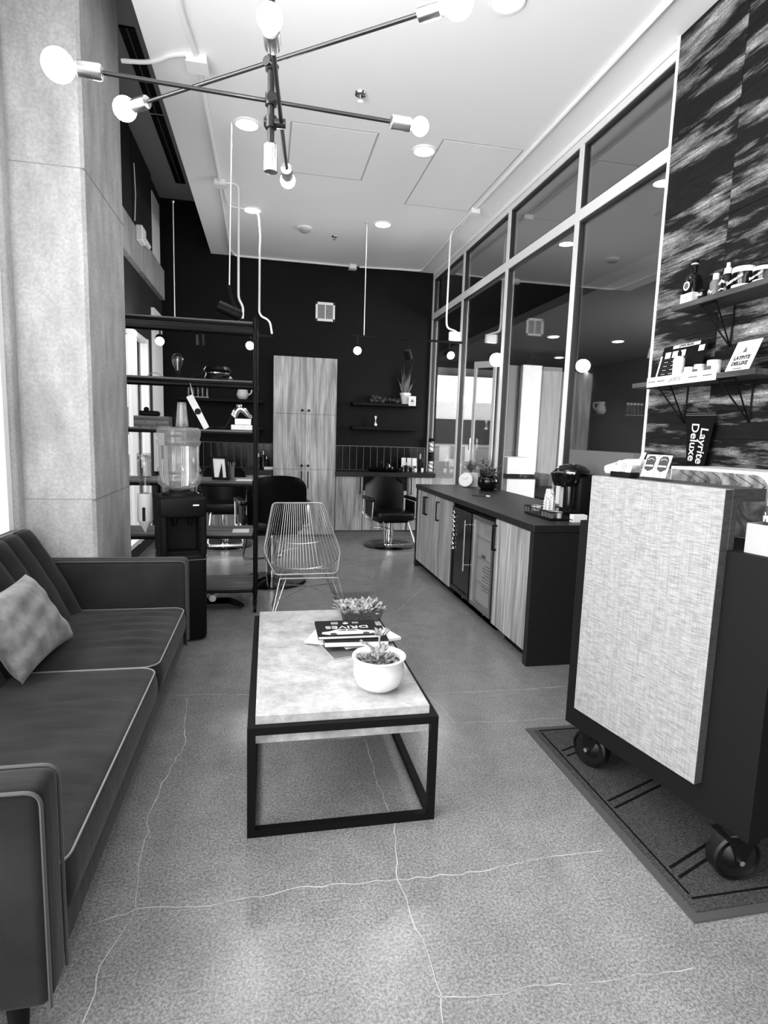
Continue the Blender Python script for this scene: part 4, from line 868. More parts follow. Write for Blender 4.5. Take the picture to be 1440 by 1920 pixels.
# ======================= CONSOLE =========================================
XC, ZT = 1.648, .925
cn = thing('console_cabinet', 'long black console with pale wood doors and room for fridges along the glass', 'cabinet', (2.0, 4.7, 0))
mk('end_panel', B().box(XC-.005, 2.40, 3.32, 3.375, 0, ZT-.045), COUNTER, cn, smooth=False)
mk('end_panel', B().box(XC-.005, 2.40, 6.21, 6.255, 0, ZT-.045), COUNTER, cn, smooth=False)
mk('carcass', B().box(XC+.02, 2.40, 3.376, 3.85, .09, .88).box(XC+.02, 2.40, 4.98, 6.205, .09, .88).box(2.37, 2.40, 3.85, 4.98, .09, .88).box(XC+.07, 2.39, 3.376, 3.84, 0, .09).box(XC+.07, 2.39, 5.0, 6.2, 0, .09), BLK, cn, smooth=False)
mk('work_top', B().box(XC-.012, 2.405, 3.31, 6.265, ZT-.045, ZT, bev=.002), COUNTER, cn, smooth=False)
def sdoor(ya, yb, hy):
    d = mk('door', B().box(XC, XC+.019, ya+.002, yb-.002, .085, .872, bev=.001), WOOD, cn, smooth=False)
    mk('handle', B().box(XC-.035, XC-.025, hy-.007, hy+.007, .64, .83).box(XC-.026, XC, hy-.007, hy+.007, .64, .652).box(XC-.026, XC, hy-.007, hy+.007, .818, .83), BLK, d, smooth=False)
sdoor(3.385, 3.955, 3.93); sdoor(4.99, 5.425, 5.385); sdoor(5.425, 5.82, 5.80); sdoor(5.82, 6.2, 5.86)
def fridge(ya, yb, label, glassdoor):
    t = thing('mini_fridge', label, 'fridge', (1.95, (ya+yb)/2, 0), 'black under counter drink fridges')
    mk('body', B().box(XC+.05, 2.2, ya, yb, .02, .85).box(XC+.05, 2.2, ya, yb, .02, .08), BLK, t, smooth=False)
    for y in (ya+.05, yb-.05): mk('foot', B().cyl((XC+.1, y, 0), (XC+.1, y, .03), .02), BLK, t)
    q = B(); e = .035
    for a in ((ya, ya+e, .1, .84), (yb-e, yb, .1, .84), (ya+e, yb-e, .1, .1+e), (ya+e, yb-e, .84-e, .84)): q.box(XC-.0, XC+.045, a[0], a[1], a[2], a[3])
    d = mk('door_frame', q, BLKG if not glassdoor else BRASS, t, smooth=False)
    mk('door_glass', B().box(XC+.01, XC+.02, ya+e, yb-e, .1+e, .84-e), CLEAR if glassdoor else BLKG, t, smooth=False)
    if glassdoor:
        mk('white_interior', B().box(XC+.046, XC+.05, ya+e, yb-e, .1+e, .84-e), PAPER, t, smooth=False)  # plain white sheet behind the door glass
        for z in (.3, .5, .66): mk('wire_shelf', B().box(XC+.03, XC+.046, ya+e, yb-e, z, z+.006), PLAST, t, smooth=False)
        q = B()
        for k in range(9): q.box(XC+.044, XC+.0462, ya+.12, ya+.3-.05*(k % 3 == 2), .25+k*.025, .256+k*.025)
        q.box(XC+.043, XC+.0462, ya+.25, ya+.33, .5, .53)
        mk('sticker_print', q, GREYP, t, smooth=False)
    mk('lock', B().cyl((XC+.05, (ya+yb)/2, .06), (XC+.042, (ya+yb)/2, .06), .008), CHROME, t)
    hy = yb-.05 if glassdoor else ya+.04
    if not glassdoor: mk('handle', B().cyl((XC-.04, hy, .35), (XC-.04, hy, .78), .009, 12).cyl((XC-.04, hy, .40), (XC, hy, .40), .006).cyl((XC-.04, hy, .74), (XC, hy, .74), .006), CHROME, t)
    return t
f1 = fridge(3.985, 4.44, 'drink fridge with a clear glass door beside the near wood door', True)
f2 = fridge(4.47, 4.965, 'black drink fridge with a dark door and lettered edge', False)
text('door_lettering', 'AMAZING', .07, (XC-.001, 4.86, .62), -Z_, -Y_, PAPER, f2, sx=1.1, bold=.003) if False else None
q = B(); rn = random.Random(9)
for k in range(9): q.tube([(XC-.001, 4.93+rn.uniform(-.02, .02), .80-k*.04), (XC-.001, 4.90+rn.uniform(-.02, .02), .785-k*.04), (XC-.001, 4.935+rn.uniform(-.02, .02), .775-k*.04)], .006, 5)
mk('door_graphic', q, PAPER, f2)
# console items
def leafy(t, c, n, spread, hgt, ln, m, seed):
    rn = random.Random(seed); c = Vector(c)
    for k in range(n):
        a = rn.uniform(0, 2*pi); r = rn.uniform(.2, 1)*spread; tip = c+Vector((cos(a)*r, sin(a)*r, rn.uniform(.3, 1)*hgt))
        mk('stem', B().tube([c, c.lerp(tip, .5)+Z_*.02, tip], .003, 5), m, t)
        for j in range(6):
            d = Vector((cos(a+rn.uniform(-1.6, 1.6)), sin(a+rn.uniform(-1.6, 1.6)), rn.uniform(-.3, .7))).normalized(); b0 = c.lerp(tip, .45+.11*j); sd = d.cross(Z_).normalized()
            q = B(); P = [b0, b0+d*ln*.4+sd*ln*.2, b0+d*ln, b0+d*ln*.4-sd*ln*.2]; v = [q.bm.verts.new(p) for p in P]; mm = q.bm.verts.new(b0+d*ln*.5+Z_*ln*.08)
            for i in range(4): q.bm.faces.new((v[i], v[(i+1) % 4], mm))
            mk('leaf', q, m, t, ang=80)
PB = (2.23, 5.62)
p1 = thing('potted_plant', 'leafy plant in a glossy black bowl pot on the console', 'plant', (PB[0], PB[1], ZT))
mk('pot', B().lathe([(.06, .012), (.09, .03), (.11, .08), (.105, .12), (.085, .14), (.09, .145), (.08, .15), (.07, .13), (0, .125)], (PB[0], PB[1], ZT), n=30, cap=False), BLKG, p1, ang=50)
mk('saucer', B().lathe([(.07, .0), (.09, .01), (.085, .014)], (PB[0], PB[1], ZT), n=28), BLKG, p1)
leafy(p1, (PB[0], PB[1], ZT+.12), 16, .13, .2, .055, LEAFD, 11)
PA = (2.2, 6.06)
p2 = thing('potted_plant', 'curly dark plant in a white square pot behind the clock', 'plant', (PA[0], PA[1], ZT))
mk('pot', B().prism([(PA[0]-.06, PA[1]-.06, ZT), (PA[0]+.06, PA[1]-.06, ZT), (PA[0]+.06, PA[1]+.06, ZT), (PA[0]-.06, PA[1]+.06, ZT)], (0, 0, .15)), CHALK, p2, smooth=False)
leafy(p2, (PA[0], PA[1], ZT+.14), 15, .07, .17, .045, LEAFD, 12)
solo('pot', B().lathe([(.06, 0), (.075, .12), (.08, .2), (.07, .2), (.06, .18), (0, .17)], (2.31, 5.86, ZT), n=24, cap=False), BLK, 'tall matte black pot between the two plants on the console', 'pot')
cc = Vector((2.10, 5.93, ZT+.08)); cn_ = Vector((-.55, -.75, .3)).normalized()
ck = thing('clock', 'small round white clock leaning on the white pot', 'clock', (2.1, 5.93, ZT))
mk('case', B().cyl(cc+cn_*-.02, cc+cn_*.012, .078, 36), PLAST, ck); mk('dial', B().cyl(cc+cn_*.0121, cc+cn_*.014, .07, 36), PAPER, ck)
x_, y_, _ = frame_from(cn_)
mk('hand', B().tube([cc+cn_*.016, cc+cn_*.016+(y_*.7+x_*.5)*.04], .002, 5).tube([cc+cn_*.016, cc+cn_*.016+(y_*.4-x_*.9)*.05], .0015, 5), INK, ck)
a, b_ = at(886, 928, 2, ZT+.006), at(912, 930, 2, ZT+.006)
pe = thing('pen', 'black pen with a white end lying on the console', 'pen', tuple(a)); mk('barrel', B().cyl(a, b_, .006, 10), INK, pe); mk('cap', B().cyl(b_, b_+(b_-a)*.25, .007, 10), CHALK, pe)
# coffee maker
KX, KY = 2.16, 3.80
km = thing('coffee_maker', 'black single serve coffee maker with a silver lid handle on the console', 'coffee machine', (KX, KY, ZT))
mk('rear_body', B().box(KX-.02, KX+.17, KY-.11, KY+.11, ZT, ZT+.29, bev=.03, seg=3), BLK, km)
mk('brew_head', B().lathe([(.085, .21), (.1, .25), (.11, .29), (.112, .3)], (KX-.06, KY, ZT), n=30).box(KX-.06, KX+.12, KY-.1, KY+.1, ZT+.22, ZT+.30, bev=.02), BLKG, km)
mk('lid', B().lathe([(.125, .305), (.12, .325), (.09, .35), (.04, .365), (0, .367)], (KX-.02, KY, ZT), n=30, cap=False), BLKG, km)
mk('lid_handle', B().tube([(KX-.02+.125*cos(radians(k)), KY+.125*sin(radians(k)), ZT+.305) for k in range(110, 251, 10)], .012, 8), CHROME, km)
mk('drip_base', B().box(KX-.16, KX+.0, KY-.08, KY+.08, ZT, ZT+.035, bev=.01, seg=2), BLKG, km)
mk('column_front', B().cyl((KX-.02, KY, ZT+.03), (KX-.02, KY, ZT+.22), .07, 24), BLKG, km); mk('water_strip', B().box(KX-.093, KX-.085, KY-.02, KY+.02, ZT+.05, ZT+.2), PLAST, km)
# cups, wire tray, bowl
cpx = at(1053, 940, 2, ZT)
for k in range(5):
    solo('paper_cup', B().lathe([(.041, .0), (.041, .006), (.038, .01), (.027, .09)], (1.98, 3.80, ZT+.022+k*.018), n=20), mat('printed_cup_%d' % k, .6, .6, noise=(.25, .95, (90, 90, 90), 2, .45, .55)), ['bottom upturned printed paper cup of the stack by the coffee maker', 'second upturned paper cup from the bottom of the stack', 'third upturned paper cup from the bottom of the stack', 'fourth upturned paper cup from the bottom of the stack', 'topmost upturned printed paper cup of the stack'][k], 'cup', 'stack of printed paper cups')
wt = thing('wire_tray', 'black wire tray of coffee pods in front of the coffee maker', 'tray', (1.93, 3.66, ZT))
q = B(); x0, x1, y0, y1 = 1.84, 2.06, 3.50, 3.90
for z in (ZT+.006, ZT+.055): q.tube([(x0, y0, z), (x1, y0, z), (x1, y1, z), (x0, y1, z)], .004, 5, closed=True)
for k in range(9): y = y0+(y1-y0)*k/8; q.tube([(x0, y, ZT+.055), (x0, y, ZT+.006), (x1, y, ZT+.006), (x1, y, ZT+.055)], .0025, 4)
for k in range(1, 5): x = x0+(x1-x0)*k/5; q.tube([(x, y0, ZT+.055), (x, y0, ZT+.006), (x, y1, ZT+.006), (x, y1, ZT+.055)], .0025, 4)
mk('wire_basket', q, BLK, wt); mk('tray_floor', B().box(x0+.005, x1-.005, y0+.005, y1-.005, ZT+.008, ZT+.012), BLK, wt, smooth=False)
for k in range(5): solo('coffee_pod', B().lathe([(.018, 0), (.023, .04), (.025, .042)], (1.87+.05*(k % 2), 3.54+.055*(k//2), ZT+.013), n=14), PLAST if k % 2 else GREYP, ['nearest coffee pod in the wire tray corner', 'pale coffee pod behind the nearest one in the tray', 'dark coffee pod in the second row of the tray', 'pale coffee pod in the second row of the tray', 'dark coffee pod in the last row of the tray'][k], 'coffee pod', 'coffee pods in the wire tray')
for k, y in enumerate((3.42, 3.34)):
    o = solo('sachet_box', B().box(1.96+.13*k, 2.06+.13*k, y, y+.05, ZT, ZT+.05, bev=.002), PAPER, ['white sachet box at the corner of the console', 'second white sachet box half hidden by the desk'][k], 'box', smooth=False); mk('label_stripe', B().box(1.958+.13*k, 1.96+.13*k, y+.005, y+.045, ZT+.012, ZT+.02), GREYP, o, smooth=False)
bw = at(1022, 953, 2, ZT)
solo('bowl', B().lathe([(.025, 0), (.03, .004), (.048, .04), (.044, .04), (.027, .008), (0, .006)], (2.0, 4.02, ZT), n=24, cap=False), CHALK, 'small white bowl beside the wire tray', 'bowl')
# ======================= MAT + RECEPTION DESK ============================
mt = thing('floor_mat', 'dark ribbed rubber edged mat under the wheeled reception desk', 'mat', (1.7, 1.95, 0))
mx0, mx1, my0, my1 = 1.286, 2.15, 1.365, 2.556
mk('carpet', B().box(mx0+.03, mx1-.03, my0+.03, my1-.03, .001, .011), MATM, mt, smooth=False)
mk('rubber_border', B().prism([(mx0, my0, .001), (mx1, my0, .001), (mx1, my1, .001), (mx0, my1, .001)], (0, 0, .006)), MATE, mt, smooth=False)
q = B()
for (a, b_) in (((1.34, 2.50), (1.34, 1.46)), ((1.34, 1.44), (2.1, 1.44)), ((1.34, 2.51), (2.1, 2.51))):
    a, b_ = Vector((*a, .0108)), Vector((*b_, .0108)); d = (b_-a); n_ = Vector((-d.y, d.x, 0)).normalized()*.008; q.slab(a, d, n_, (0, 0, .0008))
for yy in (2.33, 1.95, 1.58):
    for o2 in (0, .045): q.slab((1.36, yy-o2, .0108), (.34, .13, 0), (.003, -.011, 0), (0, 0, .0008))
mk('groove', q, MATG, mt, smooth=False)
A0 = Vector((1.361, 2.314, 0)); U = Vector((.2007, -.9796, 0)); W = Vector((.9796, .2007, 0))
def D(u, w_, z): return A0+U*u+W*w_+Z_*z
def dbox(q, u0, u1, w0, w1, z0, z1): return q.slab(D(u0, w0, z0), U*(u1-u0), W*(w1-w0), Z_*(z1-z0))
dk = thing('reception_desk', 'charcoal reception desk on casters with a pale linen textured front panel', 'desk', tuple(D(.44, .3, 0)))
mk('desk_body', dbox(B(), 0, .881, 0, .62, .17, 1.107), DESK, dk, smooth=False)
pq = dbox(B(), .09, .697, -.037, .002, .278, 1.311); mk('front_panel', pq, LINEN, dk, smooth=False, label='pale linen textured panel')
mk('panel_side', dbox(B(), .694, .6975, -.035, .0, .279, 1.309), RISER, dk, smooth=False)
mk('riser_shelf', dbox(dbox(B(), .09, .697, .002, .165, 1.268, 1.311), .09, .697, .002, .03, 1.107, 1.268), RISER, dk, smooth=False)
mk('riser_side', dbox(B(), .09, .12, .03, .165, 1.107, 1.268), RISER, dk, smooth=False)
def caster(u, w_, ang):
    c = D(u, w_, .092); ax = Vector((cos(ang), sin(ang), 0)); R = .082; t_ = .027
    cs = mk('caster_wheel', B().lathe([(.02, -t_-.004), (R*.55, -t_*.5), (R*.86, -t_*.6), (R*.9, -t_), (R, -t_*.8), (R, t_*.8), (R*.9, t_), (R*.86, t_*.6), (R*.55, t_*.5), (.02, t_+.004)], (c.x, c.y, R+.0125), ax, 36), RUBB, dk)
    c = Vector((c.x, c.y, R+.0125)); sd = Vector((-ax.y, ax.x, 0))
    q = B()
    for s in (-1, 1): q.prism([c+ax*s*.036-sd*.012-Z_*.012, c+ax*s*.036+sd*.012-Z_*.012, c+ax*s*.036+sd*.05+Z_*(.172-c.z-.006), c+ax*s*.036-sd*.03+Z_*(.172-c.z-.006)], ax*s*.004)
    q.box(c.x-.05, c.x+.05, c.y-.05, c.y+.05, .163, .17); mk('caster_fork', q, BLK, cs)
    mk('axle', B().cyl(c-ax*.05, c+ax*.05, .009, 12), CHROME, cs)
    for k in range(5):
        th_ = k*2*pi/5; e = sd*cos(th_)+Z_*sin(th_); mk('spoke', B().cyl(c-ax*.018+e*.015, c-ax*.018+e*.062, .008, 6), BLK, cs)
caster(.125, .05, radians(205)); caster(.825, .015, radians(262)); caster(.12, .5, radians(90)); caster(.8, .5, radians(90))
# items on the desk
def card_holder(u, w_, label, wdt, hgt, base, two=False):
    t = thing('card_holder', label, 'card holder', tuple(D(u, w_, 1.312)), 'card holders on the desk riser'); z = 1.312
    if base is BLKG: mk('holder_base', dbox(B(), u-wdt/2-.01, u+wdt/2+.01, w_-.02, w_+.03, z, z+.022), base, t, smooth=False)
    else: mk('holder_base', dbox(B(), u-wdt/2, u+wdt/2, w_-.025, w_+.03, z, z+.01), base, t, smooth=False)
    o_ = D(u-wdt/2, w_-.012, z+.012); up = (Z_*hgt+W*hgt*.35)
    n_ = 2 if two else 1
    for k in range(n_):
        c_ = mk('card', B().slab(o_+U*wdt*k/n_+U*.002, U*(wdt/n_-.004), up, W*.004), PAPER, t, smooth=False)
        cen = o_+U*wdt*(k+.5)/n_+up*.58-W*.001
        uu = up.normalized()
        if two:
            mk('emblem', B().prism([cen-U*.022+uu*.02, cen-U*.012+uu*.033, cen+U*.012+uu*.033, cen+U*.022+uu*.02, cen+U*.021-uu*.02, cen-uu*.031, cen-U*.021-uu*.02], -W*.0006), INK, c_, smooth=False)
            mk('emblem_band', B().slab(cen-U*.018-uu*.010, U*.036, uu*.006, -W*.001), PAPER, c_, smooth=False)
            mk('emblem_arc', B().tube([cen+U*.015*s-W*.001+uu*(.016+.006*(1-s*s)) for s in (-1, -.5, 0, .5, 1)], .0009, 4), PAPER, c_)
        else: mk('emblem', B().tube([cen+U*.013*cos(x)+uu*.013*sin(x)-W*.001 for x in [k2*pi/6 for k2 in range(12)]], .0012, 4, closed=True).tube([cen-uu*.006-U*.006-W*.001, cen+uu*.006+U*.006-W*.001], .0012, 4), GREYP, c_)
        mk('print_line', B().slab(o_+U*(wdt*(k+.3)/n_)+up*.18-W*.001, U*wdt*.4/n_, uu*.002, W*.0005).slab(o_+U*(wdt*(k+.3)/n_)+up*.12-W*.001, U*wdt*.4/n_, uu*.002, W*.0005), GREYP, c_, smooth=False)
    return t
card_holder(.195, .03, 'single white business card in a black holder on the desk riser', .085, .055, BLKG)
card_holder(.345, .035, 'pair of white business cards with black crests in a clear holder', .12, .085, CLEAR, True)
ct_ = thing('card_reader', 'white payment card reader with a paper slip on the desk riser corner', 'card reader', tuple(D(.14, .12, 1.312)))
mk('reader_base', B().lathe([(.05, 0), (.055, .01), (.06, .03)], D(.135, .11, 1.312), n=24), CHALK, ct_)
mk('reader_body', B().box(-.075, .06, -.06, .06, 0, .04, bev=.015, seg=3, M=Matrix.Translation(D(.135, .11, 1.335)) @ Matrix.Rotation(radians(-15), 4, 'Y') @ Matrix.Rotation(radians(10), 4, 'Z')), CHALK, ct_)
mk('button_row', B().box(-.05, -.045, -.03, -.02, .04, .043, M=Matrix.Translation(D(.135, .11, 1.335)) @ Matrix.Rotation(radians(-15), 4, 'Y')).box(-.05, -.045, -.01, .0, .04, .043, M=Matrix.Translation(D(.135, .11, 1.335)) @ Matrix.Rotation(radians(-15), 4, 'Y')), GREYP, ct_, smooth=False)
mk('paper_slip', B().slab(D(.19, .1, 1.36), U*.02, U*.025+Z_*.055, W*.004), PAPER, ct_, smooth=False)
# marbled box behind the riser
mb = thing('storage_box', 'white edged box with a marbled veined face behind the desk riser', 'box', tuple(D(.55, .35, 1.107)))
def rbx(u0, u1, z0, z1, r, inset):
    pts = [(u0, z0), (u0, z1)] + [(u1-r+r*sin(radians(k)), z1-r+r*cos(radians(k))) for k in range(0, 91, 15)] + [(u1, z0)]
    return [D(a, inset, b_) for a, b_ in pts]
mk('box_rim', B().prism(rbx(.19, .69, 1.107, 1.360, .06, .30), W*.28), CHALK, mb, ang=50)
mk('marbled_face', B().prism(rbx(.20, .615, 1.115, 1.349, .06, .294), W*.006), MARBLE, mb, ang=50)
vq = B(); rn = random.Random(2)
for k in range(7):
    u = .24+k*.05; vq.tube([D(u, .292, 1.345), D(u+.03, .292, 1.33), D(u+.06+rn.uniform(-.02, .02), .292, 1.31), D(u+.03, .292, 1.28)], .0015, 4)
mk('vein', vq, INK, mb)
mk('end_face', B().prism([D(.6902, .31, 1.12), D(.6902, .56, 1.12), D(.6902, .56, 1.30), D(.6902, .31, 1.30)], U*.001), CHALK, mb, smooth=False)
# pen box
pb = thing('pen_box', 'square white box holding black pens at the right edge of the desk', 'pen holder', tuple(D(.78, .07, 1.1075)))
q = B(); u0, u1, w0, w1, zb, zt_ = .735, .85, .03, .14, 1.1075, 1.205
dbox(q, u0, u1, w0, w1, zb, zb+.005); dbox(q, u0, u1, w0, w0+.006, zb+.005, zt_); dbox(q, u0, u1, w1-.006, w1, zb+.005, zt_); dbox(q, u0, u0+.006, w0+.006, w1-.006, zb+.005, zt_); dbox(q, u1-.006, u1, w0+.006, w1-.006, zb+.005, zt_)
mk('box_body', q, mat('matte_white_box', .27, .7), pb, smooth=False)
rn = random.Random(6)
PL = ['black pen leaning furthest left out of the white box', 'second black pen from the left in the white box', 'third pen from the left in the white box', 'fourth pen from the left in the white box', 'rightmost pen in the white box at the photo edge']
for k in range(5):
    u = u0+.012+.016*k; p0 = D(u+rn.uniform(0, .01), .05+.06*rn.random(), zb+.008); p1 = p0 + Vector((rn.uniform(-.03, .005), rn.uniform(-.01, .03), .14+rn.uniform(-.008, .012)))
    o = thing('pen', PL[k], 'pen', tuple(p0), 'pens in the white box')
    mk('barrel', B().cyl(p0, p0.lerp(p1, .72), .0045, 10), INK, o); mk('band', B().cyl(p0.lerp(p1, .72), p0.lerp(p1, .86), .0055, 10), PAPER, o); mk('cap', B().cyl(p0.lerp(p1, .86), p1, .005, 10, .003), INK, o)
# low ledge below the glass behind the desk
struct('trim_5', B().box(2.36, 2.424, 3.42, 4.25, 0, 1.385), mat('grey_ledge', .11, .7), smooth=False)
# ======================= WALL SHELVES + PRODUCTS =========================
SX0, SX1 = 2.215, 2.411
def wall_shelf(ya, yb, z, label, brs, mm):
    t = thing('wall_shelf', label, 'shelf', (2.32, (ya+yb)/2, z-.03), 'plank wall shelves on wire brackets')
    mk('shelf_board', B().box(SX0, SX1, ya, yb, z-.028, z, bev=.002), mm, t, smooth=False)
    for y in brs:
        q = B(); tip = Vector((SX1-.01, y, z-.24))
        for p in ((SX0+.03, y-.055, z-.03), (SX0+.03, y+.055, z-.03), (SX1-.006, y, z-.03)): q.tube([p, tip], .0045, 6)
        q.tube([(SX0+.03, y-.055, z-.032), (SX0+.03, y+.055, z-.032)], .0045, 6); mk('bracket', q, BLK, t)
    return t
SH1, SH2 = 2.215, 1.815
shelfmat = mat('dark_stained_shelf', .09, .6, spec=.2, noise=(.025, .08, (30, 4, 30), 4, .3, .7))
wall_shelf(1.9, 2.99, SH1, 'upper dark shelf on the plank wall holding bottles', [2.74, 2.1], shelfmat)
wall_shelf(2.36, 3.29, SH2, 'lower dark shelf on the plank wall holding a product display', [3.03, 2.56], shelfmat)
# whiskey-style bottle
def prod(name, label, cat, group='products on the plank wall shelves'): return lambda loc: thing(name, label, cat, loc, group)
y = at(1300, 560, 0, 2.30).y; X0 = 2.29
bt = thing('bottle', 'dark square shouldered bottle with a round seal and white label on the upper shelf', 'bottle', (X0, y, SH1), 'products on the upper plank wall shelf')
mk('glass_body', B().box(X0-.035, X0+.035, y-.045, y+.045, SH1, SH1+.135, bev=.016, seg=3).lathe([(.043, .125), (.036, .15), (.016, .168), (.015, .2)], (X0, y, SH1), n=20), BLKG, bt, ang=45)
mk('cap', B().lathe([(.017, .195), (.018, .2), (.018, .235), (.012, .238)], (X0, y, SH1), n=18), BLK, bt); mk('cap_band', B().lathe([(.0185, .212), (.0185, .22)], (X0, y, SH1), n=18), PLAST, bt)
mk('paper_label', B().box(X0-.0365, X0+.0, y-.046, y+.046, SH1+.004, SH1+.06), PAPER, bt, smooth=False)
mk('round_seal', B().cyl((X0-.037, y+.005, SH1+.1), (X0-.035, y+.005, SH1+.1), .024, 20), PAPER, bt); mk('seal_mark', B().cyl((X0-.038, y+.005, SH1+.1), (X0-.0369, y+.005, SH1+.1), .016, 16), GREYP, bt)
text('label_mark', 'H', .02, (X0-.037, y, SH1+.034), -Y_, Z_, GREYP, bt, bold=0)
def round_product(px, py, label, r, hgt, bodym, capm, capr, caph, nozzle=False, band=None, name='bottle', X=2.30, z=SH1, group='products on the upper plank wall shelf', cat='bottle'):
    y = at(px, py, 0, X).y; t = thing(name, label, cat, (X, y, z), group)
    mk('body', B().lathe([(r*.95, 0), (r, .006), (r, hgt*.85), (r*.75, hgt*.97), (capr, hgt)], (X, y, z), n=22), bodym, t, ang=45)
    if nozzle: mk('cap', B().lathe([(capr, hgt), (capr, hgt+caph*.5), (capr*.55, hgt+caph*.6), (capr*.5, hgt+caph), (.003, hgt+caph)], (X, y, z), n=16), capm, t)
    else: mk('cap', B().lathe([(capr, hgt), (capr*1.02, hgt+caph), (capr*.9, hgt+caph+.002)], (X, y, z), n=20), capm, t)
    if band: mk('label_wrap', B().lathe([(r*1.01, hgt*band[0]), (r*1.01, hgt*band[1])], (X, y, z), n=22, cap=False), band[2], t)
    return t, y
t, y = round_product(1317, 556, 'small black jar with white letters beside the dark bottle', .022, .04, BLK, BLK, .022, .012, name='jar', X=2.26, cat='jar')
text('jar_lettering', 'MAD', .022, (2.2375, y, SH1+.026), -Y_, Z_, PAPER, t, bold=.0008)
t, y = round_product(1341, 540, 'grey bottle with a white square cap beside the small jar', .028, .1, mat('smoky_bottle', .12, .3), CHALK, .016, .03, X=2.31)
mk('scroll_print', B().tube([(2.281, y+.018, SH1+.03), (2.279, y+.005, SH1+.045), (2.279, y-.008, SH1+.03), (2.281, y-.018, SH1+.038)], .005, 6), PAPER, t)
t, y = round_product(1363, 530, 'dark bottle with a tall white spray nozzle on the upper shelf', .028, .11, BLKG, CHALK, .018, .055, True, X=2.31)
mk('scroll_print', B().tube([(2.281, y+.018, SH1+.06), (2.279, y, SH1+.075), (2.281, y-.018, SH1+.062)], .006, 6).tube([(2.281, y+.018, SH1+.03), (2.279, y, SH1+.035), (2.281, y-.018, SH1+.03)], .004, 6), PAPER, t)
for (px, lb_, r, hgt) in ((1393, 'large black and white pomade tub with script lettering', .052, .105), (1431, 'squat black and white pomade tub cut by the photo edge', .048, .075)):
    X = 2.29; y = at(px, 530, 0, X).y; t = thing('tub', lb_, 'tub', (X, y, SH1), 'products on the upper plank wall shelf')
    mk('body', B().lathe([(r*.93, 0), (r*.95, .004), (r*.95, hgt*.75)], (X, y, SH1), n=30), BLKG, t); mk('lid', B().lathe([(r, hgt*.75), (r, hgt*.97), (r*.95, hgt)], (X, y, SH1), n=30), CHALK, t)
    mk('lower_band', B().lathe([(r*.965, .004), (r*.965, hgt*.2)], (X, y, SH1), n=30, cap=False), CHALK, t)
    text('script_lettering', 'Suavecito', hgt*.26, (X-r*.98, y, SH1+hgt*.45), (0, -1, .25), (0, .25, 1), PAPER, t, bold=.0006)
# lower shelf display
XD = 2.26
dy0, dy1 = at(1213, 712, 0, XD).y, at(1303, 700, 0, XD+.03).y
pdsp = thing('product_display', 'black and white counter display card with a grid of product pictures', 'display', (XD, (dy0+dy1)/2, SH2))
dh = .215
mk('back_card', B().slab((XD+.05, dy1, SH2), (0, dy0-dy1, 0), (.05, 0, dh), (.004, 0, 0)), BLK, pdsp, smooth=False)
mk('side_strip', B().slab((XD+.047, dy0, SH2), (0, -.012, 0), (.037, 0, dh*.75), (.003, 0, 0)), PAPER, pdsp, smooth=False)
dw = dy0-dy1
def cardpt(a, b_, o=.002): return Vector((XD+.05-o+.05*b_, dy0-dw*a, SH2+dh*b_))
mk('title_plate', B().slab(cardpt(.24, .9), (0, -dw*.6, 0), (.004, 0, dh*.09), (-.001, 0, 0)), PAPER, pdsp, smooth=False)
text('title_lettering', 'LAYRITE DELUXE', .0155, cardpt(.54, .945, .0045), -Y_, Z_, INK, pdsp, bold=.0006)
for i in range(4):
    if i == 3: continue
    mk('product_picture', B().slab(cardpt(.1+.17*i, .66), (0, -dw*.13, 0), (.006, 0, dh*.17), (-.001, 0, 0)), PAPER, pdsp, smooth=False)
    for j in range(5): mk('caption', B().slab(cardpt(.12+.17*i, .55-.11*j), (0, -dw*.09, 0), (.001, 0, dh*.02), (-.001, 0, 0)), PLAST, pdsp, smooth=False)
mk('product_picture', B().slab(cardpt(.84, .72), (0, -dw*.12, 0), (.006, 0, dh*.15), (-.001, 0, 0)), PAPER, pdsp, smooth=False)
q = B()
for j in range(5): q.slab(cardpt(.08, .62-.115*j), (0, -dw*.55, 0), (.0005, 0, .0015), (-.0008, 0, 0))
for j in range(4): q.slab(cardpt(.08+.17*j, .05), (0, -.0015, 0), (.028, 0, dh*.57), (-.0008, 0, 0))
mk('grid_line', q, GREYP, pdsp, smooth=False)
fy0, fy1 = at(1213, 725, 0, SX0-.004).y, at(1343, 705, 0, SX0-.004).y
o_ = Vector((SX0-.004, fy1, SH2-.035)); 
mk('front_strip', B().slab(o_, (0, fy0-fy1, 0), (0, 0, .055), (-.003, 0, 0)), PAPER, pdsp, smooth=False)
mk('display_floor', B().box(SX0-.004, XD+.06, fy1, fy0, SH2+.0005, SH2+.003), PAPER, pdsp, smooth=False)
text('strip_lettering', 'LAYRITE', .03, (SX0-.0072, (fy0*.56+fy1*.44), SH2-.008), -Y_, Z_, GREYP, pdsp, sx=.9)
q = B(); fw_ = fy0-fy1
for a in (.02, .17, .64, .83): q.slab((SX0-.0072, fy0-fw_*a, SH2-.008), (0, -fw_*.12, 0), (0, 0, .004), (-.0006, 0, 0))
mk('strip_rule', q, INK, pdsp, smooth=False)
GP = 'white products on the lower plank wall shelf'
Z2 = SH2+.0035
t, y = round_product(1272, 690, 'white bottle with a black pump standing in the product display', .03, .12, CHALK, BLK, .01, .045, True, X=2.245, z=Z2, group=GP)
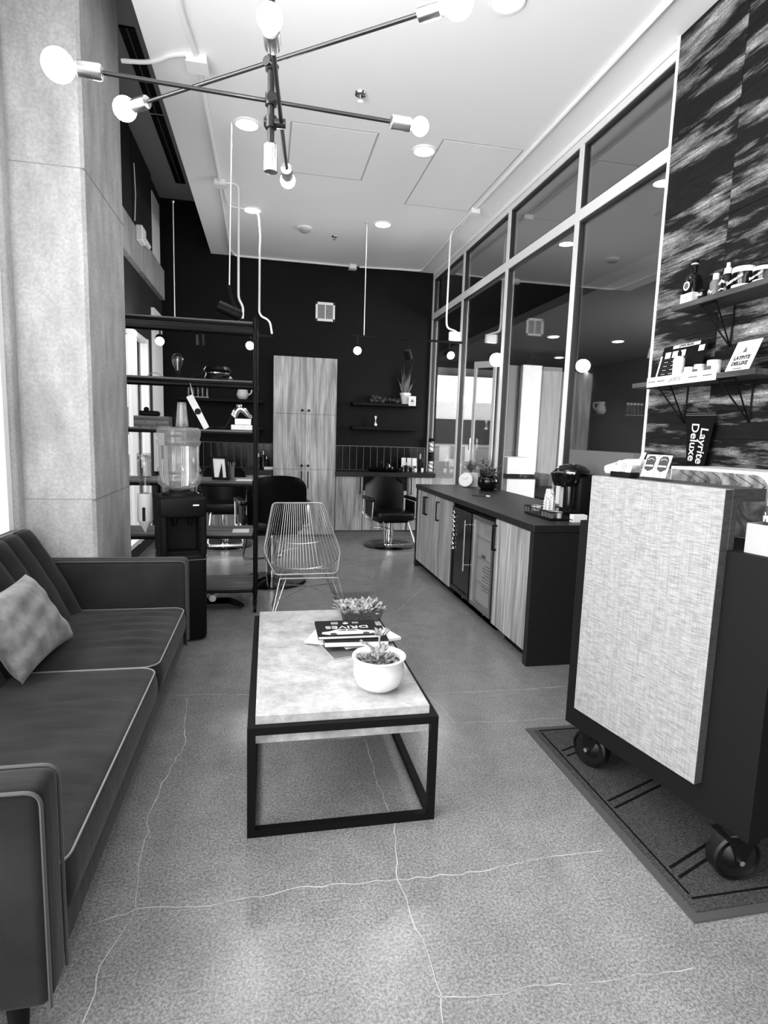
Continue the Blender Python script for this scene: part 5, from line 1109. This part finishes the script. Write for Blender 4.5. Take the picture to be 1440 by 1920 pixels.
for k, (px, r, hgt, lb_) in enumerate(((1293, .026, .05, 'smallest white product jar next to the white bottle'), (1312, .028, .056, 'middle white product jar in the display'), (1338, .033, .066, 'largest white product jar at the right of the display'))):
    X = 2.25; y = at(px, 690, 0, X).y; t = thing('jar', lb_, 'jar', (X, y, Z2), GP)
    mk('body', B().lathe([(r*.95, 0), (r, .004), (r, hgt*.7)], (X, y, Z2), n=26), CHALK, t); mk('lid', B().lathe([(r*1.03, hgt*.7), (r*1.03, hgt), (r*.95, hgt*1.03)], (X, y, Z2), n=26), PLAST if k else CHALK, t)
    mk('label_patch', B().slab((X-r*1.02, y+r*.6, Z2+hgt*.12), (0, -r*1.2, 0), (0, 0, hgt*.45), (-.001, 0, 0)), GREYP if k else PAPER, t, smooth=False)
y0, y1 = at(1358, 697, 0, 2.25).y, at(1402, 697, 0, 2.25).y
cdx = thing('sign_card', 'white sign card leaning at the right end of the lower plank wall shelf', 'sign', (2.27, (y0+y1)/2, SH2))
up = Vector((.05, -.015, .15)); mk('card', B().slab((2.25, y1, SH2), (0, y0-y1, 0), up, (.004, 0, 0)), PAPER, cdx, smooth=False)
cm = Vector((2.25, (y0+y1)/2, SH2))-X_*.002
text('card_lettering', 'LAYRITE', .027, cm+up*.44, -Y_, up, INK, cdx, bold=.001); text('card_lettering', 'DELUXE', .027, cm+up*.26, -Y_, up, INK, cdx, bold=.001)
mk('crest', B().prism([cm+up*.62+Y_*.012, cm+up*.62-Y_*.012, cm+up*.8], (-.0006, 0, 0)).slab(cm+up*.08+Y_*.025, (0, -.05, 0), up*.03, (-.0006, 0, 0)), GREYP, cdx, smooth=False)
# pennant hung from the lower brackets
XP = 2.37
pt_ = [at(1287, 775, 0, XP), at(1343, 774, 0, XP), at(1316, 890, 0, XP), at(1302, 905, 0, XP), at(1286, 890, 0, XP)]
pn_ = thing('pennant', 'black felt pennant with white vertical lettering hung under the lower shelf', 'pennant', tuple(pt_[2]))
mk('felt', B().prism(pt_, (.004, 0, 0)), BLK, pn_, smooth=False)
mk('hem', B().slab(pt_[0]-X_*.002, pt_[1]-pt_[0], Z_*-.014, X_*.002), GREYP, pn_, smooth=False)
mk('cord', B().tube([at(1281, 768, 0, XP+.02), at(1287, 777, 0, XP), at(1343, 776, 0, XP), at(1352, 768, 0, XP+.02)], .004), BLK, pn_)
def vtext(s, px0, py0, px1, py1):
    a, b_ = at(px0, py0, 0, XP-.003), at(px1, py1, 0, XP-.003); d = b_-a
    v = X_.cross(d).normalized(); v = v if v.y < 0 else -v
    L_ = d.length; text('lettering', s, L_/len(s)*1.95, (a+b_)/2, d, (0, v.y, v.z), PAPER, pn_, bold=.0008, sx=.92)
vtext('Layrite', 1324, 788, 1306, 884); vtext('Deluxe', 1305, 788, 1294, 870)
